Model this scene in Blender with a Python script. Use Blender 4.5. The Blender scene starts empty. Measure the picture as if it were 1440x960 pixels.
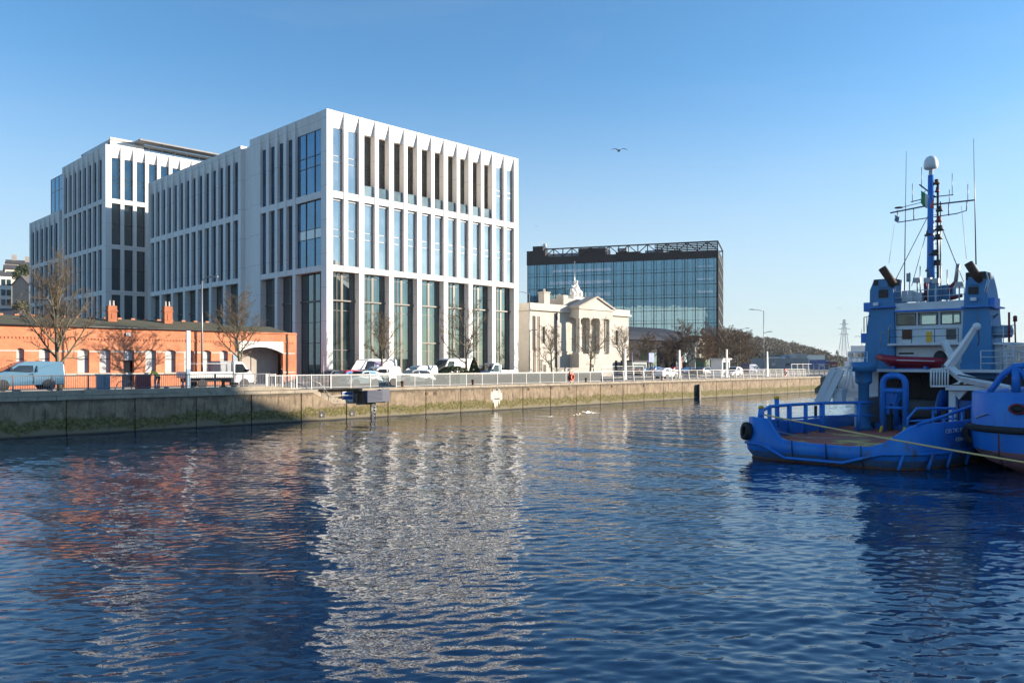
import bpy, bmesh, math, random
from mathutils import Vector, Matrix, noise
R = math.radians
scene = bpy.context.scene
COL = scene.collection
random.seed(7)

# ------------------------------------------------------------------ frame
CAMZ, F, HZ = 4.6, 1120.0, 511.0
TH = R(44.6)
DX, DY = math.sin(TH), math.cos(TH)          # along the quay
NX, NY = -DY, DX                             # away from the camera bank
QA = math.atan2(DY, DX)
G = 2.53                                     # street level above the water
V0 = 55.85                                   # quay face

def W(u, v, z=0.0):
    return Vector((u*DX + v*NX, u*DY + v*NY, z))
def ray(px):
    k = (px-720)/F
    return k*DX+DY, k*NX+NY                  # (u, v) per metre of depth
def at_v(px, v):                             # u and depth where a sight line meets the row v
    a, b = ray(px); t = v/b
    return a*t, t
def at_u(px, u):
    a, b = ray(px); t = u/a
    return b*t, t
def zz(py, t):
    return CAMZ + (HZ-py)/F*t
def pw(px, py, t):
    return Vector(((px-720)/F*t, t, zz(py, t)))

# ------------------------------------------------------------------ materials
MATS = {}
def nodes(name):
    m = bpy.data.materials.new(name); m.use_nodes = True
    nt = m.node_tree
    for n in list(nt.nodes): nt.nodes.remove(n)
    out = nt.nodes.new('ShaderNodeOutputMaterial')
    MATS[name] = m
    return m, nt, out
def N(nt, t, **kw):
    n = nt.nodes.new(t)
    for k, v in kw.items():
        if k in n.inputs: n.inputs[k].default_value = v
        else: setattr(n, k, v)
    return n
def c4(c): return (c[0], c[1], c[2], 1)
def mat(name, c, c2=None, scale=1.5, rough=.6, metal=0.0, bump=0.0, bscale=20, spec=.5, stretch=(1,1,1), lo=.35, hi=.68, c3=None, s3=8, l3=.6, h3=.7):
    """Principled surface with noise-varied colour; c3 adds a sparse second mark (rust, moss, dirt)."""
    m, nt, out = nodes(name)
    b = N(nt, 'ShaderNodeBsdfPrincipled', Roughness=rough, Metallic=metal)
    b.inputs['Specular IOR Level'].default_value = spec
    nt.links.new(b.outputs[0], out.inputs[0])
    if c2 is None: c2 = tuple(x*.82 for x in c)
    tc = N(nt, 'ShaderNodeTexCoord'); mp = N(nt, 'ShaderNodeMapping')
    mp.inputs['Scale'].default_value = stretch
    nt.links.new(tc.outputs['Object'], mp.inputs[0])
    n1 = N(nt, 'ShaderNodeTexNoise', Scale=scale, Detail=6, Roughness=.62)
    nt.links.new(mp.outputs[0], n1.inputs['Vector'])
    r1 = N(nt, 'ShaderNodeMapRange'); r1.inputs[1].default_value = lo; r1.inputs[2].default_value = hi
    nt.links.new(n1.outputs[0], r1.inputs[0])
    mx = N(nt, 'ShaderNodeMix', data_type='RGBA'); mx.inputs[6].default_value = c4(c); mx.inputs[7].default_value = c4(c2)
    nt.links.new(r1.outputs[0], mx.inputs[0])
    last = mx.outputs[2]
    if c3:
        n3 = N(nt, 'ShaderNodeTexNoise', Scale=s3, Detail=8, Roughness=.7)
        nt.links.new(mp.outputs[0], n3.inputs['Vector'])
        r3 = N(nt, 'ShaderNodeMapRange'); r3.inputs[1].default_value = l3; r3.inputs[2].default_value = h3
        nt.links.new(n3.outputs[0], r3.inputs[0])
        m3 = N(nt, 'ShaderNodeMix', data_type='RGBA'); m3.inputs[7].default_value = c4(c3)
        nt.links.new(r3.outputs[0], m3.inputs[0]); nt.links.new(last, m3.inputs[6])
        last = m3.outputs[2]
    nt.links.new(last, b.inputs['Base Color'])
    if bump:
        n2 = N(nt, 'ShaderNodeTexNoise', Scale=bscale, Detail=5)
        nt.links.new(mp.outputs[0], n2.inputs['Vector'])
        bp = N(nt, 'ShaderNodeBump', Strength=bump, Distance=.05)
        nt.links.new(n2.outputs[0], bp.inputs['Height']); nt.links.new(bp.outputs[0], b.inputs['Normal'])
    return m
def glass(name, c, ior=2.3, rough=.015, c2=None, wob=0.0, wscale=.35, alpha=0.0, tint=(.96,.98,1)):
    """Coated office glazing: dark body, Fresnel reflection, tone differing from pane to pane."""
    m, nt, out = nodes(name)
    tc = N(nt, 'ShaderNodeTexCoord'); oi = N(nt, 'ShaderNodeObjectInfo')
    ns = N(nt, 'ShaderNodeTexNoise', Scale=.35, Detail=2)
    ad = N(nt, 'ShaderNodeVectorMath', operation='ADD')
    sc = N(nt, 'ShaderNodeVectorMath', operation='SCALE'); sc.inputs[3].default_value = 37.0
    cb = N(nt, 'ShaderNodeCombineXYZ')
    for i in range(3): nt.links.new(oi.outputs['Random'], cb.inputs[i])
    nt.links.new(cb.outputs[0], sc.inputs[0]); nt.links.new(sc.outputs[0], ad.inputs[1])
    nt.links.new(tc.outputs['Object'], ad.inputs[0]); nt.links.new(ad.outputs[0], ns.inputs['Vector'])
    r1 = N(nt, 'ShaderNodeMapRange'); r1.inputs[1].default_value = .42; r1.inputs[2].default_value = .62
    nt.links.new(ns.outputs[0], r1.inputs[0])
    mx = N(nt, 'ShaderNodeMix', data_type='RGBA'); mx.inputs[6].default_value = c4(c)
    mx.inputs[7].default_value = c4(c2 or tuple(x*2.2+.01 for x in c)); nt.links.new(r1.outputs[0], mx.inputs[0])
    df = N(nt, 'ShaderNodeBsdfDiffuse'); nt.links.new(mx.outputs[2], df.inputs[0])
    body = df.outputs[0]
    if alpha:
        tr = N(nt, 'ShaderNodeBsdfTransparent'); tr.inputs[0].default_value = (.62,.72,.72,1)
        ma = N(nt, 'ShaderNodeMixShader'); ma.inputs[0].default_value = alpha
        nt.links.new(df.outputs[0], ma.inputs[1]); nt.links.new(tr.outputs[0], ma.inputs[2]); body = ma.outputs[0]
    gl = N(nt, 'ShaderNodeBsdfGlossy', Roughness=rough); gl.inputs[0].default_value = c4(tint)
    fr = N(nt, 'ShaderNodeFresnel', IOR=ior)
    ms = N(nt, 'ShaderNodeMixShader')
    nt.links.new(fr.outputs[0], ms.inputs[0]); nt.links.new(body, ms.inputs[1]); nt.links.new(gl.outputs[0], ms.inputs[2])
    if wob:
        nw = N(nt, 'ShaderNodeTexNoise', Scale=wscale, Detail=2)
        nt.links.new(ad.outputs[0], nw.inputs['Vector'])
        bp = N(nt, 'ShaderNodeBump', Strength=wob, Distance=.1)
        nt.links.new(nw.outputs[0], bp.inputs['Height']); nt.links.new(bp.outputs[0], gl.inputs['Normal'])
    nt.links.new(ms.outputs[0], out.inputs[0])
    return m
def lamp_mat(name, c, s):
    m, nt, out = nodes(name)
    e = N(nt, 'ShaderNodeEmission', Strength=s); e.inputs[0].default_value = c4(c)
    nt.links.new(e.outputs[0], out.inputs[0]); return m

# ------------------------------------------------------------------ mesh builder
class MB:
    def __init__(s): s.v = []; s.f = []; s.mi = []; s.sm = []
    def add(s, vs, fs, mi=0, smooth=False):
        o = len(s.v); s.v += [tuple(p) for p in vs]
        for f in fs: s.f.append([o+i for i in f]); s.mi.append(mi); s.sm.append(smooth)
        return s
    def box(s, x0, x1, y0, y1, z0, z1, mi=0):
        x0, x1 = min(x0,x1), max(x0,x1); y0, y1 = min(y0,y1), max(y0,y1); z0, z1 = min(z0,z1), max(z0,z1)
        v = [(x,y,z) for z in (z0,z1) for y in (y0,y1) for x in (x0,x1)]
        return s.add(v, [(0,2,3,1),(4,5,7,6),(0,1,5,4),(2,6,7,3),(0,4,6,2),(1,3,7,5)], mi)
    def hexa(s, v, mi=0):                       # 4 bottom + 4 top corners
        return s.add(v, [(3,2,1,0),(4,5,6,7),(0,1,5,4),(1,2,6,5),(2,3,7,6),(3,0,4,7)], mi)
    def prism(s, poly, a, b, axis='y', mi=0):   # poly in the plane across the axis
        def q(p, t):
            return {'y': (p[0], t, p[1]), 'x': (t, p[0], p[1]), 'z': (p[0], p[1], t)}[axis]
        n = len(poly)
        v = [q(p, a) for p in poly] + [q(p, b) for p in poly]
        f = [tuple(range(n)), tuple(range(2*n-1, n-1, -1))] + [(i, (i+1)%n, n+(i+1)%n, n+i) for i in range(n)]
        return s.add(v, f, mi)
    def tube(s, pts, r, n=8, mi=0, cap=True, smooth=True):
        pts = [Vector(p) for p in pts]
        rs = r if isinstance(r, (list, tuple)) else [r]*len(pts)
        vs = []; up = None
        for i, p in enumerate(pts):
            d = (pts[min(i+1, len(pts)-1)] - pts[max(i-1, 0)])
            if d.length < 1e-9: d = Vector((0,0,1))
            d.normalize()
            if up is None:
                up = Vector((0,0,1)) if abs(d.z) < .9 else Vector((1,0,0))
            a = d.cross(up)
            if a.length < 1e-5: a = d.cross(Vector((.3,.9,.1)))
            a.normalize(); b = a.cross(d).normalized(); up = b
            for k in range(n):
                t = 2*math.pi*k/n
                vs.append(p + (a*math.cos(t) + b*math.sin(t))*rs[i])
        fs = []
        for i in range(len(pts)-1):
            for k in range(n):
                fs.append((i*n+k, i*n+(k+1)%n, (i+1)*n+(k+1)%n, (i+1)*n+k))
        s.add(vs, fs, mi, smooth)
        if cap and n > 3:
            o = len(s.v)-len(vs)
            s.f.append([o+k for k in range(n)][::-1]); s.mi.append(mi); s.sm.append(False)
            s.f.append([o+len(vs)-n+k for k in range(n)]); s.mi.append(mi); s.sm.append(False)
        return s
    def bar(s, p, q, w, h, mi=0):
        p, q = Vector(p), Vector(q); d = (q-p).normalized()
        up = Vector((0,0,1)) if abs(d.z) < .95 else Vector((0,1,0))
        a = d.cross(up).normalized(); b = a.cross(d).normalized()
        v = [p-a*w/2-b*h/2, p+a*w/2-b*h/2, p+a*w/2+b*h/2, p-a*w/2+b*h/2,
             q-a*w/2-b*h/2, q+a*w/2-b*h/2, q+a*w/2+b*h/2, q-a*w/2+b*h/2]
        return s.add(v, [(3,2,1,0),(4,5,6,7),(0,1,5,4),(1,2,6,5),(2,3,7,6),(3,0,4,7)], mi)
    def lathe(s, prof, n=16, c=(0,0,0), axis='z', mi=0, smooth=True):
        vs = []
        for r, h in prof:
            for k in range(n):
                t = 2*math.pi*k/n; x, y = r*math.cos(t), r*math.sin(t)
                vs.append({'z': (c[0]+x, c[1]+y, c[2]+h), 'y': (c[0]+x, c[1]+h, c[2]+y), 'x': (c[0]+h, c[1]+x, c[2]+y)}[axis])
        m = len(prof)
        fs = [(i*n+k, i*n+(k+1)%n, (i+1)*n+(k+1)%n, (i+1)*n+k) for i in range(m-1) for k in range(n)]
        s.add(vs, fs, mi, smooth)
        o = len(s.v)-len(vs)
        if prof[0] == prof[-1]: return s
        for st, rev in ((0, True), ((m-1)*n, False)):
            if prof[0 if rev else -1][0] > 1e-4:
                ff = [o+st+k for k in range(n)]
                s.f.append(ff[::-1] if rev else ff); s.mi.append(mi); s.sm.append(False)
        return s
    def ball(s, c, r, n=12, m=8, mi=0, jit=0.0, rnd=None):
        if not isinstance(r, (tuple, list)): r = (r,r,r)
        vs = [(c[0], c[1], c[2]-r[2])]
        for i in range(1, m):
            p = -math.pi/2 + math.pi*i/m
            for k in range(n):
                t = 2*math.pi*k/n; j = 1 + (rnd.uniform(-jit, jit) if jit else 0)
                vs.append((c[0]+r[0]*j*math.cos(p)*math.cos(t), c[1]+r[1]*j*math.cos(p)*math.sin(t), c[2]+r[2]*j*math.sin(p)))
        vs.append((c[0], c[1], c[2]+r[2]))
        fs = [(0, 1+(k+1)%n, 1+k) for k in range(n)]
        for i in range(m-2):
            for k in range(n):
                a = 1+i*n
                fs.append((a+k, a+(k+1)%n, a+n+(k+1)%n, a+n+k))
        L = len(vs)-1; a = 1+(m-2)*n
        fs += [(a+k, a+(k+1)%n, L) for k in range(n)]
        return s.add(vs, fs, mi, True)
    def quad(s, a, b, c, d, mi=0): return s.add([a,b,c,d], [(0,1,2,3)], mi)
    def build(s, name, mats, parent=None, bevel=0.0, fixn=True):
        me = bpy.data.meshes.new(name)
        me.from_pydata(s.v, [], s.f)
        ml = mats if isinstance(mats, (list, tuple)) else [mats]
        for m in ml: me.materials.append(MATS[m])
        me.polygons.foreach_set('material_index', s.mi)
        me.polygons.foreach_set('use_smooth', s.sm)
        if fixn:
            bm = bmesh.new(); bm.from_mesh(me)
            bmesh.ops.recalc_face_normals(bm, faces=bm.faces)
            bm.to_mesh(me); bm.free()
        me.update()
        o = bpy.data.objects.new(name, me); COL.objects.link(o)
        if parent is not None: o.parent = parent
        if bevel:
            b = o.modifiers.new('edge', 'BEVEL'); b.width = bevel; b.segments = 2; b.limit_method = 'ANGLE'
        return o

def tag(o, label=None, cat=None, group=None, kind=None):
    if label: o['label'] = label
    if cat: o['category'] = cat
    if group: o['group'] = group
    if kind: o['kind'] = kind
    return o
def empty(name, loc, rot=0.0):
    o = bpy.data.objects.new(name, None); COL.objects.link(o)
    o.empty_display_size = .3
    o.location = loc; o.rotation_euler = (0,0,rot)
    return o
def thing(name, label, cat, u, v, z=G, group=None, rot=None):
    return tag(empty(name, W(u,v,z), QA if rot is None else rot), label, cat, group)
def thingw(name, label, cat, loc, rot=0.0, group=None):
    return tag(empty(name, loc, rot), label, cat, group)
def place(o, u, v, z=0.0, rot=None):
    o.location = W(u,v,z); o.rotation_euler = (0,0, QA if rot is None else rot); return o
KIDS = {}
def dup(root, loc, rot, label=None, group=None):
    def cp(o, parent):
        c = o.copy(); COL.objects.link(c)
        if parent is not None: c.parent = parent
        for ch in [x for x in list(COL.objects) if x.parent is o]: cp(ch, c)
        return c
    r = cp(root, None); r.location = loc; r.rotation_euler = (0,0,rot)
    if label: r['label'] = label
    if group: r['group'] = group
    return r
def text_mesh(name, body, size, matname, parent, loc, rot, depth=.004):
    cu = bpy.data.curves.new(name, 'FONT'); cu.body = body; cu.size = size; cu.extrude = depth; cu.align_x = 'CENTER'; cu.resolution_u = 3
    t = bpy.data.objects.new('tmp', cu); COL.objects.link(t)
    dg = bpy.context.evaluated_depsgraph_get()
    me = bpy.data.meshes.new_from_object(t.evaluated_get(dg)); bpy.data.objects.remove(t)
    me.materials.clear(); me.materials.append(MATS[matname])
    o = bpy.data.objects.new(name, me); COL.objects.link(o); o.parent = parent
    o.location = loc; o.rotation_euler = rot
    return o

# ------------------------------------------------------------------ material library
mat('white_concrete', (.82,.79,.75), (.71,.68,.645), scale=1.1, rough=.7, stretch=(1,1,.07), bump=.04, bscale=9)
mat('white_concrete_rear', (.78,.75,.71), (.68,.655,.62), scale=1.1, rough=.7, stretch=(1,1,.07))
mat('dark_frame', (.035,.038,.042), rough=.4)
mat('bronze_frame', (.10,.085,.07), rough=.45)
mat('grey_panel', (.32,.34,.36), rough=.4)
mat('roof_grey', (.3,.3,.3), rough=.8)
glass('office_glass', (.04,.056,.072), c2=(.13,.15,.165), ior=3.6, wob=.02, wscale=.25)
glass('side_glass', (.008,.035,.07), ior=2.5, tint=(.55,.80,1), wob=.02, wscale=.25)
glass('ground_glass', (.012,.026,.028), ior=2.35, tint=(.74,.9,1), c2=(.035,.055,.048), wob=.015)
glass('loggia_glass', (.012,.02,.022), ior=1.7, c2=(.05,.06,.05))
glass('balustrade_glass', (.16,.22,.24), ior=1.6, alpha=.5)
glass('curtain_glass', (.010,.07,.13), ior=3.1, tint=(.48,.82,1), c2=(.02,.12,.19), wob=.09, wscale=.35)
glass('car_glass', (.012,.015,.018), ior=1.7)
mat('black_steel', (.012,.014,.019), rough=.6, spec=.2)
mat('side_black', (.008,.009,.012), rough=.7, spec=.12)
mat('charcoal_panel', (.017,.02,.027), (.012,.014,.019), rough=.6, spec=.2)
mat('stone', (.50,.47,.42), (.40,.375,.33), scale=.5, rough=.85, bump=.15, bscale=6)
mat('stone_dark', (.40,.37,.33), (.32,.295,.26), scale=.8, rough=.9, bump=.1)
mat('slate', (.024,.03,.045), (.016,.02,.03), scale=3, rough=.7, spec=.3, bump=.3, bscale=12)
mat('shaded_stone', (.032,.031,.035), (.018,.018,.021), scale=3, rough=.9, bump=.3, spec=.15)  # market hall stone, darkened to stand in for shade on the wall
mat('pale_trim', (.54,.505,.44), rough=.8)
mat('asphalt', (.055,.055,.057), (.042,.042,.044), scale=4, rough=.9, bump=.3, bscale=60)
mat('paving', (.27,.255,.235), (.215,.20,.185), scale=2, rough=.9, bump=.15, bscale=30)
mat('earth', (.13,.12,.08), (.08,.085,.05), scale=.05, rough=1)
mat('road_paint', (.75,.74,.70), rough=.7)
mat('galv', (.42,.43,.44), (.33,.34,.35), scale=6, rough=.45, metal=.4)
mat('dark_rail', (.16,.17,.19), (.12,.13,.145), scale=6, rough=.5)
mat('white_paint', (.78,.78,.76), (.70,.70,.68), scale=2, rough=.45)
mat('lamp_grey', (.30,.31,.33), rough=.4, metal=.3)
mat('shutter_grey', (.46,.47,.48), (.40,.41,.42), scale=2, rough=.6)
mat('black', (.012,.012,.013), rough=.6)
mat('rubber', (.018,.018,.019), (.03,.03,.03), scale=8, rough=.8)
mat('steel', (.45,.46,.47), rough=.35, metal=.7)
mat('rust', (.10,.045,.025), (.16,.07,.035), scale=9, rough=.9)
mat('green_paint', (.05,.16,.10), rough=.6)
mat('sign_blue', (.03,.10,.40), rough=.4)
mat('orange', (.75,.12,.02), rough=.5)
mat('red', (.55,.03,.03), rough=.4)
mat('maroon', (.22,.018,.03), rough=.5)
mat('cabinet_blue', (.24,.33,.42), rough=.5)
mat('hivis', (.95,.72,.06), rough=.7)
mat('cloth_dark', (.02,.022,.03), rough=.9)
mat('cloth_red', (.5,.08,.06), rough=.9)
mat('skin', (.55,.32,.23), rough=.6)
mat('hair', (.05,.03,.02), rough=.7)
mat('bark', (.165,.14,.10), (.10,.085,.06), scale=6, rough=.95, c3=(.17,.17,.07), s3=4, l3=.5, h3=.65)
mat('twig', (.17,.13,.085), (.11,.085,.055), scale=1.5, rough=.95)
mat('twig_brown', (.15,.095,.06), (.10,.065,.045), scale=1.5, rough=.95)
mat('leaf_dark', (.03,.05,.018), (.05,.065,.025), scale=1.2, rough=.8)
mat('leaf_bush', (.04,.065,.018), (.09,.10,.03), scale=5, rough=.8)
mat('wood_brown', (.15,.115,.08), (.10,.085,.055), scale=.06, rough=1, c3=(.05,.06,.03), s3=.03, l3=.55, h3=.6)
mat('cream_render', (.70,.64,.52), (.62,.56,.46), scale=.4, rough=.85)
mat('white_render', (.78,.75,.70), (.70,.67,.62), scale=.4, rough=.85)
mat('pink_render', (.46,.34,.27), (.38,.28,.22), scale=.6, rough=.9)
mat('house_roof', (.10,.09,.095), (.07,.065,.068), scale=2, rough=.85)
mat('shed_blue', (.12,.22,.36), rough=.6)
mat('shed_grey', (.26,.29,.32), (.22,.25,.28), scale=.4, rough=.6, stretch=(8,1,.05))

# brick with real courses
def brick(name, c1, c2, mort, flip=False):
    m, nt, out = nodes(name)
    b = N(nt, 'ShaderNodeBsdfPrincipled', Roughness=.9); nt.links.new(b.outputs[0], out.inputs[0])
    tc = N(nt, 'ShaderNodeTexCoord'); sp = N(nt, 'ShaderNodeSeparateXYZ'); cb = N(nt, 'ShaderNodeCombineXYZ')
    nt.links.new(tc.outputs['Object'], sp.inputs[0])
    ad = N(nt, 'ShaderNodeMath', operation='ADD')
    nt.links.new(sp.outputs[0], ad.inputs[0]); nt.links.new(sp.outputs[1], ad.inputs[1])
    nt.links.new(ad.outputs[0], cb.inputs[0]); nt.links.new(sp.outputs[2], cb.inputs[1])
    bt = N(nt, 'ShaderNodeTexBrick', Scale=1.0)
    bt.inputs['Color1'].default_value = c4(c1); bt.inputs['Color2'].default_value = c4(c2); bt.inputs['Mortar'].default_value = c4(mort)
    bt.inputs['Mortar Size'].default_value = .009; bt.inputs['Brick Width'].default_value = .225; bt.inputs['Row Height'].default_value = .075
    nt.links.new(cb.outputs[0], bt.inputs['Vector'])
    ns = N(nt, 'ShaderNodeTexNoise', Scale=.6, Detail=6); nt.links.new(tc.outputs['Object'], ns.inputs['Vector'])
    mr = N(nt, 'ShaderNodeMapRange'); mr.inputs[1].default_value=.3; mr.inputs[2].default_value=.7; mr.inputs[3].default_value=.72; mr.inputs[4].default_value=1.15
    nt.links.new(ns.outputs[0], mr.inputs[0])
    mul = N(nt, 'ShaderNodeVectorMath', operation='SCALE'); nt.links.new(bt.outputs[0], mul.inputs[0]); nt.links.new(mr.outputs[0], mul.inputs[3])
    nt.links.new(mul.outputs[0], b.inputs['Base Color'])
    return m
brick('red_brick', (.66,.20,.082), (.52,.145,.055), (.52,.33,.22))
brick('chimney_brick', (.56,.16,.06), (.42,.11,.04), (.42,.25,.16))

# ------------------------------------------------------------------ world, sun, camera
SUN_EL, SUN_AZ = R(13.0), R(5.4)             # sun almost exactly to the right (+X)
SV = Vector((math.cos(SUN_EL)*math.cos(SUN_AZ), math.cos(SUN_EL)*math.sin(SUN_AZ), math.sin(SUN_EL)))
w = bpy.data.worlds.new('World'); scene.world = w; w.use_nodes = True
nt = w.node_tree
bg = nt.nodes['Background']; bg.inputs[1].default_value = .092
sky = nt.nodes.new('ShaderNodeTexSky'); sky.sky_type = 'NISHITA'; sky.sun_disc = False
sky.sun_elevation = SUN_EL; sky.sun_rotation = math.pi/2 - SUN_AZ
sky.air_density = 1.0; sky.dust_density = .25; sky.ozone_density = 4.0; sky.altitude = 0
tint = nt.nodes.new('ShaderNodeVectorMath'); tint.operation = 'MULTIPLY'; tint.inputs[1].default_value = (.75,.95,.97)
nt.links.new(sky.outputs[0], tint.inputs[0])
# thin winter haze low in the sky, weaker towards the sun
wc = nt.nodes.new('ShaderNodeTexCoord'); wsep = nt.nodes.new('ShaderNodeSeparateXYZ'); nt.links.new(wc.outputs['Generated'], wsep.inputs[0])
wr = nt.nodes.new('ShaderNodeMapRange'); wr.interpolation_type = 'SMOOTHSTEP'; wr.inputs[1].default_value = 0.0; wr.inputs[2].default_value = .36; wr.inputs[3].default_value = .80; wr.inputs[4].default_value = 0.0
nt.links.new(wsep.outputs[2], wr.inputs[0])
wsun = nt.nodes.new('ShaderNodeMapRange'); wsun.inputs[1].default_value = .6; wsun.inputs[2].default_value = 1.0; wsun.inputs[3].default_value = 1.0; wsun.inputs[4].default_value = .25
nt.links.new(wsep.outputs[0], wsun.inputs[0])
wmul = nt.nodes.new('ShaderNodeMath'); wmul.operation = 'MULTIPLY'; nt.links.new(wr.outputs[0], wmul.inputs[0]); nt.links.new(wsun.outputs[0], wmul.inputs[1])
wmix = nt.nodes.new('ShaderNodeMix'); wmix.data_type = 'RGBA'; wmix.inputs[7].default_value = (2.7,2.98,3.25,1)
wmap = nt.nodes.new('ShaderNodeMapping'); wmap.inputs['Scale'].default_value = (2.2,2.2,11); nt.links.new(wc.outputs['Generated'], wmap.inputs[0])
wn = nt.nodes.new('ShaderNodeTexNoise'); wn.inputs['Scale'].default_value = 1.3; wn.inputs['Detail'].default_value = 7; wn.inputs['Roughness'].default_value = .6; wn.inputs['Distortion'].default_value = .6
nt.links.new(wmap.outputs[0], wn.inputs['Vector'])
wv = nt.nodes.new('ShaderNodeMapRange'); wv.inputs[1].default_value = .52; wv.inputs[2].default_value = .80; wv.inputs[3].default_value = 0.0; wv.inputs[4].default_value = .09
nt.links.new(wn.outputs[0], wv.inputs[0])
wadd = nt.nodes.new('ShaderNodeMath'); wadd.operation = 'ADD'; wadd.use_clamp = True; nt.links.new(wmul.outputs[0], wadd.inputs[0]); nt.links.new(wv.outputs[0], wadd.inputs[1])
nt.links.new(wadd.outputs[0], wmix.inputs[0]); nt.links.new(tint.outputs[0], wmix.inputs[6]); nt.links.new(wmix.outputs[2], bg.inputs[0])
sl = bpy.data.lights.new('sun', 'SUN'); sl.energy = 3.9; sl.angle = R(.5); sl.color = (1.0,.86,.70)
so = bpy.data.objects.new('sun', sl); COL.objects.link(so); so.location = (60,0,80)
so.rotation_euler = (-SV).to_track_quat('-Z', 'Y').to_euler()
cd = bpy.data.cameras.new('camera'); co = bpy.data.objects.new('camera', cd); COL.objects.link(co)
cd.sensor_width = 36; cd.lens = 28; cd.shift_y = (HZ-480)/1440; cd.clip_start = .2; cd.clip_end = 9000
co.location = (0,0,CAMZ); co.rotation_euler = (math.pi/2,0,0); scene.camera = co
scene.render.engine = 'CYCLES'
vs = scene.view_settings; vs.view_transform = 'Standard'; vs.look = 'None'; vs.exposure = 1.52; vs.gamma = 1.0
scene.cycles.max_bounces = 6; scene.cycles.glossy_bounces = 4; scene.cycles.diffuse_bounces = 3
scene.cycles.transparent_max_bounces = 8; scene.cycles.caustics_reflective = False

def joints(name, step, off, dark):           # precast joints: a thin dark line at every panel height
    nt = MATS[name].node_tree; b = [n for n in nt.nodes if n.type == 'BSDF_PRINCIPLED'][0]
    src = b.inputs['Base Color'].links[0].from_socket
    tc = N(nt,'ShaderNodeTexCoord'); sp = N(nt,'ShaderNodeSeparateXYZ'); nt.links.new(tc.outputs['Object'], sp.inputs[0])
    a = N(nt,'ShaderNodeMath',operation='ADD'); a.inputs[1].default_value = off; nt.links.new(sp.outputs[2], a.inputs[0])
    m_ = N(nt,'ShaderNodeMath',operation='MODULO'); m_.inputs[1].default_value = step; nt.links.new(a.outputs[0], m_.inputs[0])
    l = N(nt,'ShaderNodeMath',operation='LESS_THAN'); l.inputs[1].default_value = .035; nt.links.new(m_.outputs[0], l.inputs[0])
    mx = N(nt,'ShaderNodeMix',data_type='RGBA'); mx.inputs[7].default_value = c4(dark)
    nt.links.new(l.outputs[0], mx.inputs[0]); nt.links.new(src, mx.inputs[6]); nt.links.new(mx.outputs[2], b.inputs['Base Color'])
joints('white_concrete', 3.76, 0.75, (.40,.385,.365)); joints('white_concrete_rear', 3.66, 1.2, (.38,.365,.345))
# ================================================================== ground, water, quay
def sheet(name, corners_uv, z, m, kind='structure'):
    mb = MB(); mb.add([(u,v,0) for u,v in corners_uv], [tuple(range(len(corners_uv)))])
    o = mb.build(name, m); place(o, 0, 0, z); tag(o, kind=kind); return o
sheet('ground', [(-900,V0+.3),(3000,V0+.3),(3000,4200),(-900,4200)], G-.05, 'earth')
sheet('ground_near_bank', [(34,-.8),(2500,-.8),(2500,-900),(34,-900)], G-.3, 'paving')
sheet('pavement', [(-60,V0+.5),(600,V0+.5),(600,V0+3.4),(-60,V0+3.4)], G-.01, 'paving')
sheet('road', [(-60,V0+3.4),(600,V0+3.4),(600,V0+13.2),(-60,V0+13.2)], G-.04, 'asphalt')
mb = MB()
mb.box(-60,600, V0+13.2, V0+20.5, -.10, .10)
mb.box(-60,600, V0+3.2, V0+3.4, -.1, .05)
o = mb.build('pavement_far_side', 'paving'); place(o, 0,0,G); tag(o, kind='structure')
mb = MB()
for i in range(-12, 60):
    mb.box(i*8, i*8+3, V0+8.2, V0+8.32, 0, .003)
for v in (V0+3.9, V0+12.7):
    mb.box(-60, 500, v, v+.12, 0, .003)
o = mb.build('road_markings', 'road_paint'); place(o, 0,0,G-.036); tag(o, kind='structure')

# --- water
m, nt, out = nodes('river_water')
b = N(nt, 'ShaderNodeBsdfPrincipled', Roughness=.03, IOR=1.58)
b.inputs['Specular Tint'].default_value = (.74,.92,1,1)
b.inputs['Base Color'].default_value = (.001,.031,.076,1)
nt.links.new(b.outputs[0], out.inputs[0])
tc = N(nt, 'ShaderNodeTexCoord')
def wave(scale, sx, sy, rot, detail=2, dist=0.0, rough=.5):
    m0 = N(nt, 'ShaderNodeMapping'); m0.inputs['Rotation'].default_value = (0,0,rot)
    mp = N(nt, 'ShaderNodeMapping'); mp.inputs['Scale'].default_value = (sx,sy,1)
    nt.links.new(tc.outputs['Object'], m0.inputs[0]); nt.links.new(m0.outputs[0], mp.inputs[0])
    n = N(nt, 'ShaderNodeTexNoise', Scale=scale, Detail=detail, Roughness=rough, Distortion=dist)
    nt.links.new(mp.outputs[0], n.inputs['Vector'])
    return n.outputs[0]
def math2(op, a, b_):
    n = N(nt, 'ShaderNodeMath', operation=op)
    for i, x in enumerate((a, b_)):
        if isinstance(x, (int, float)): n.inputs[i].default_value = x
        else: nt.links.new(x, n.inputs[i])
    return n.outputs[0]
h = math2('MULTIPLY', wave(6.5, .6, 1.4, -.1, 2, .2), .0034)
h = math2('ADD', h, math2('MULTIPLY', wave(13.0, .7, 1.4, .15, 2, .2), .0013))
bp = N(nt, 'ShaderNodeBump', Strength=1.0, Distance=1.0)
nt.links.new(h, bp.inputs['Height']); nt.links.new(bp.outputs[0], b.inputs['Normal'])
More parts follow.
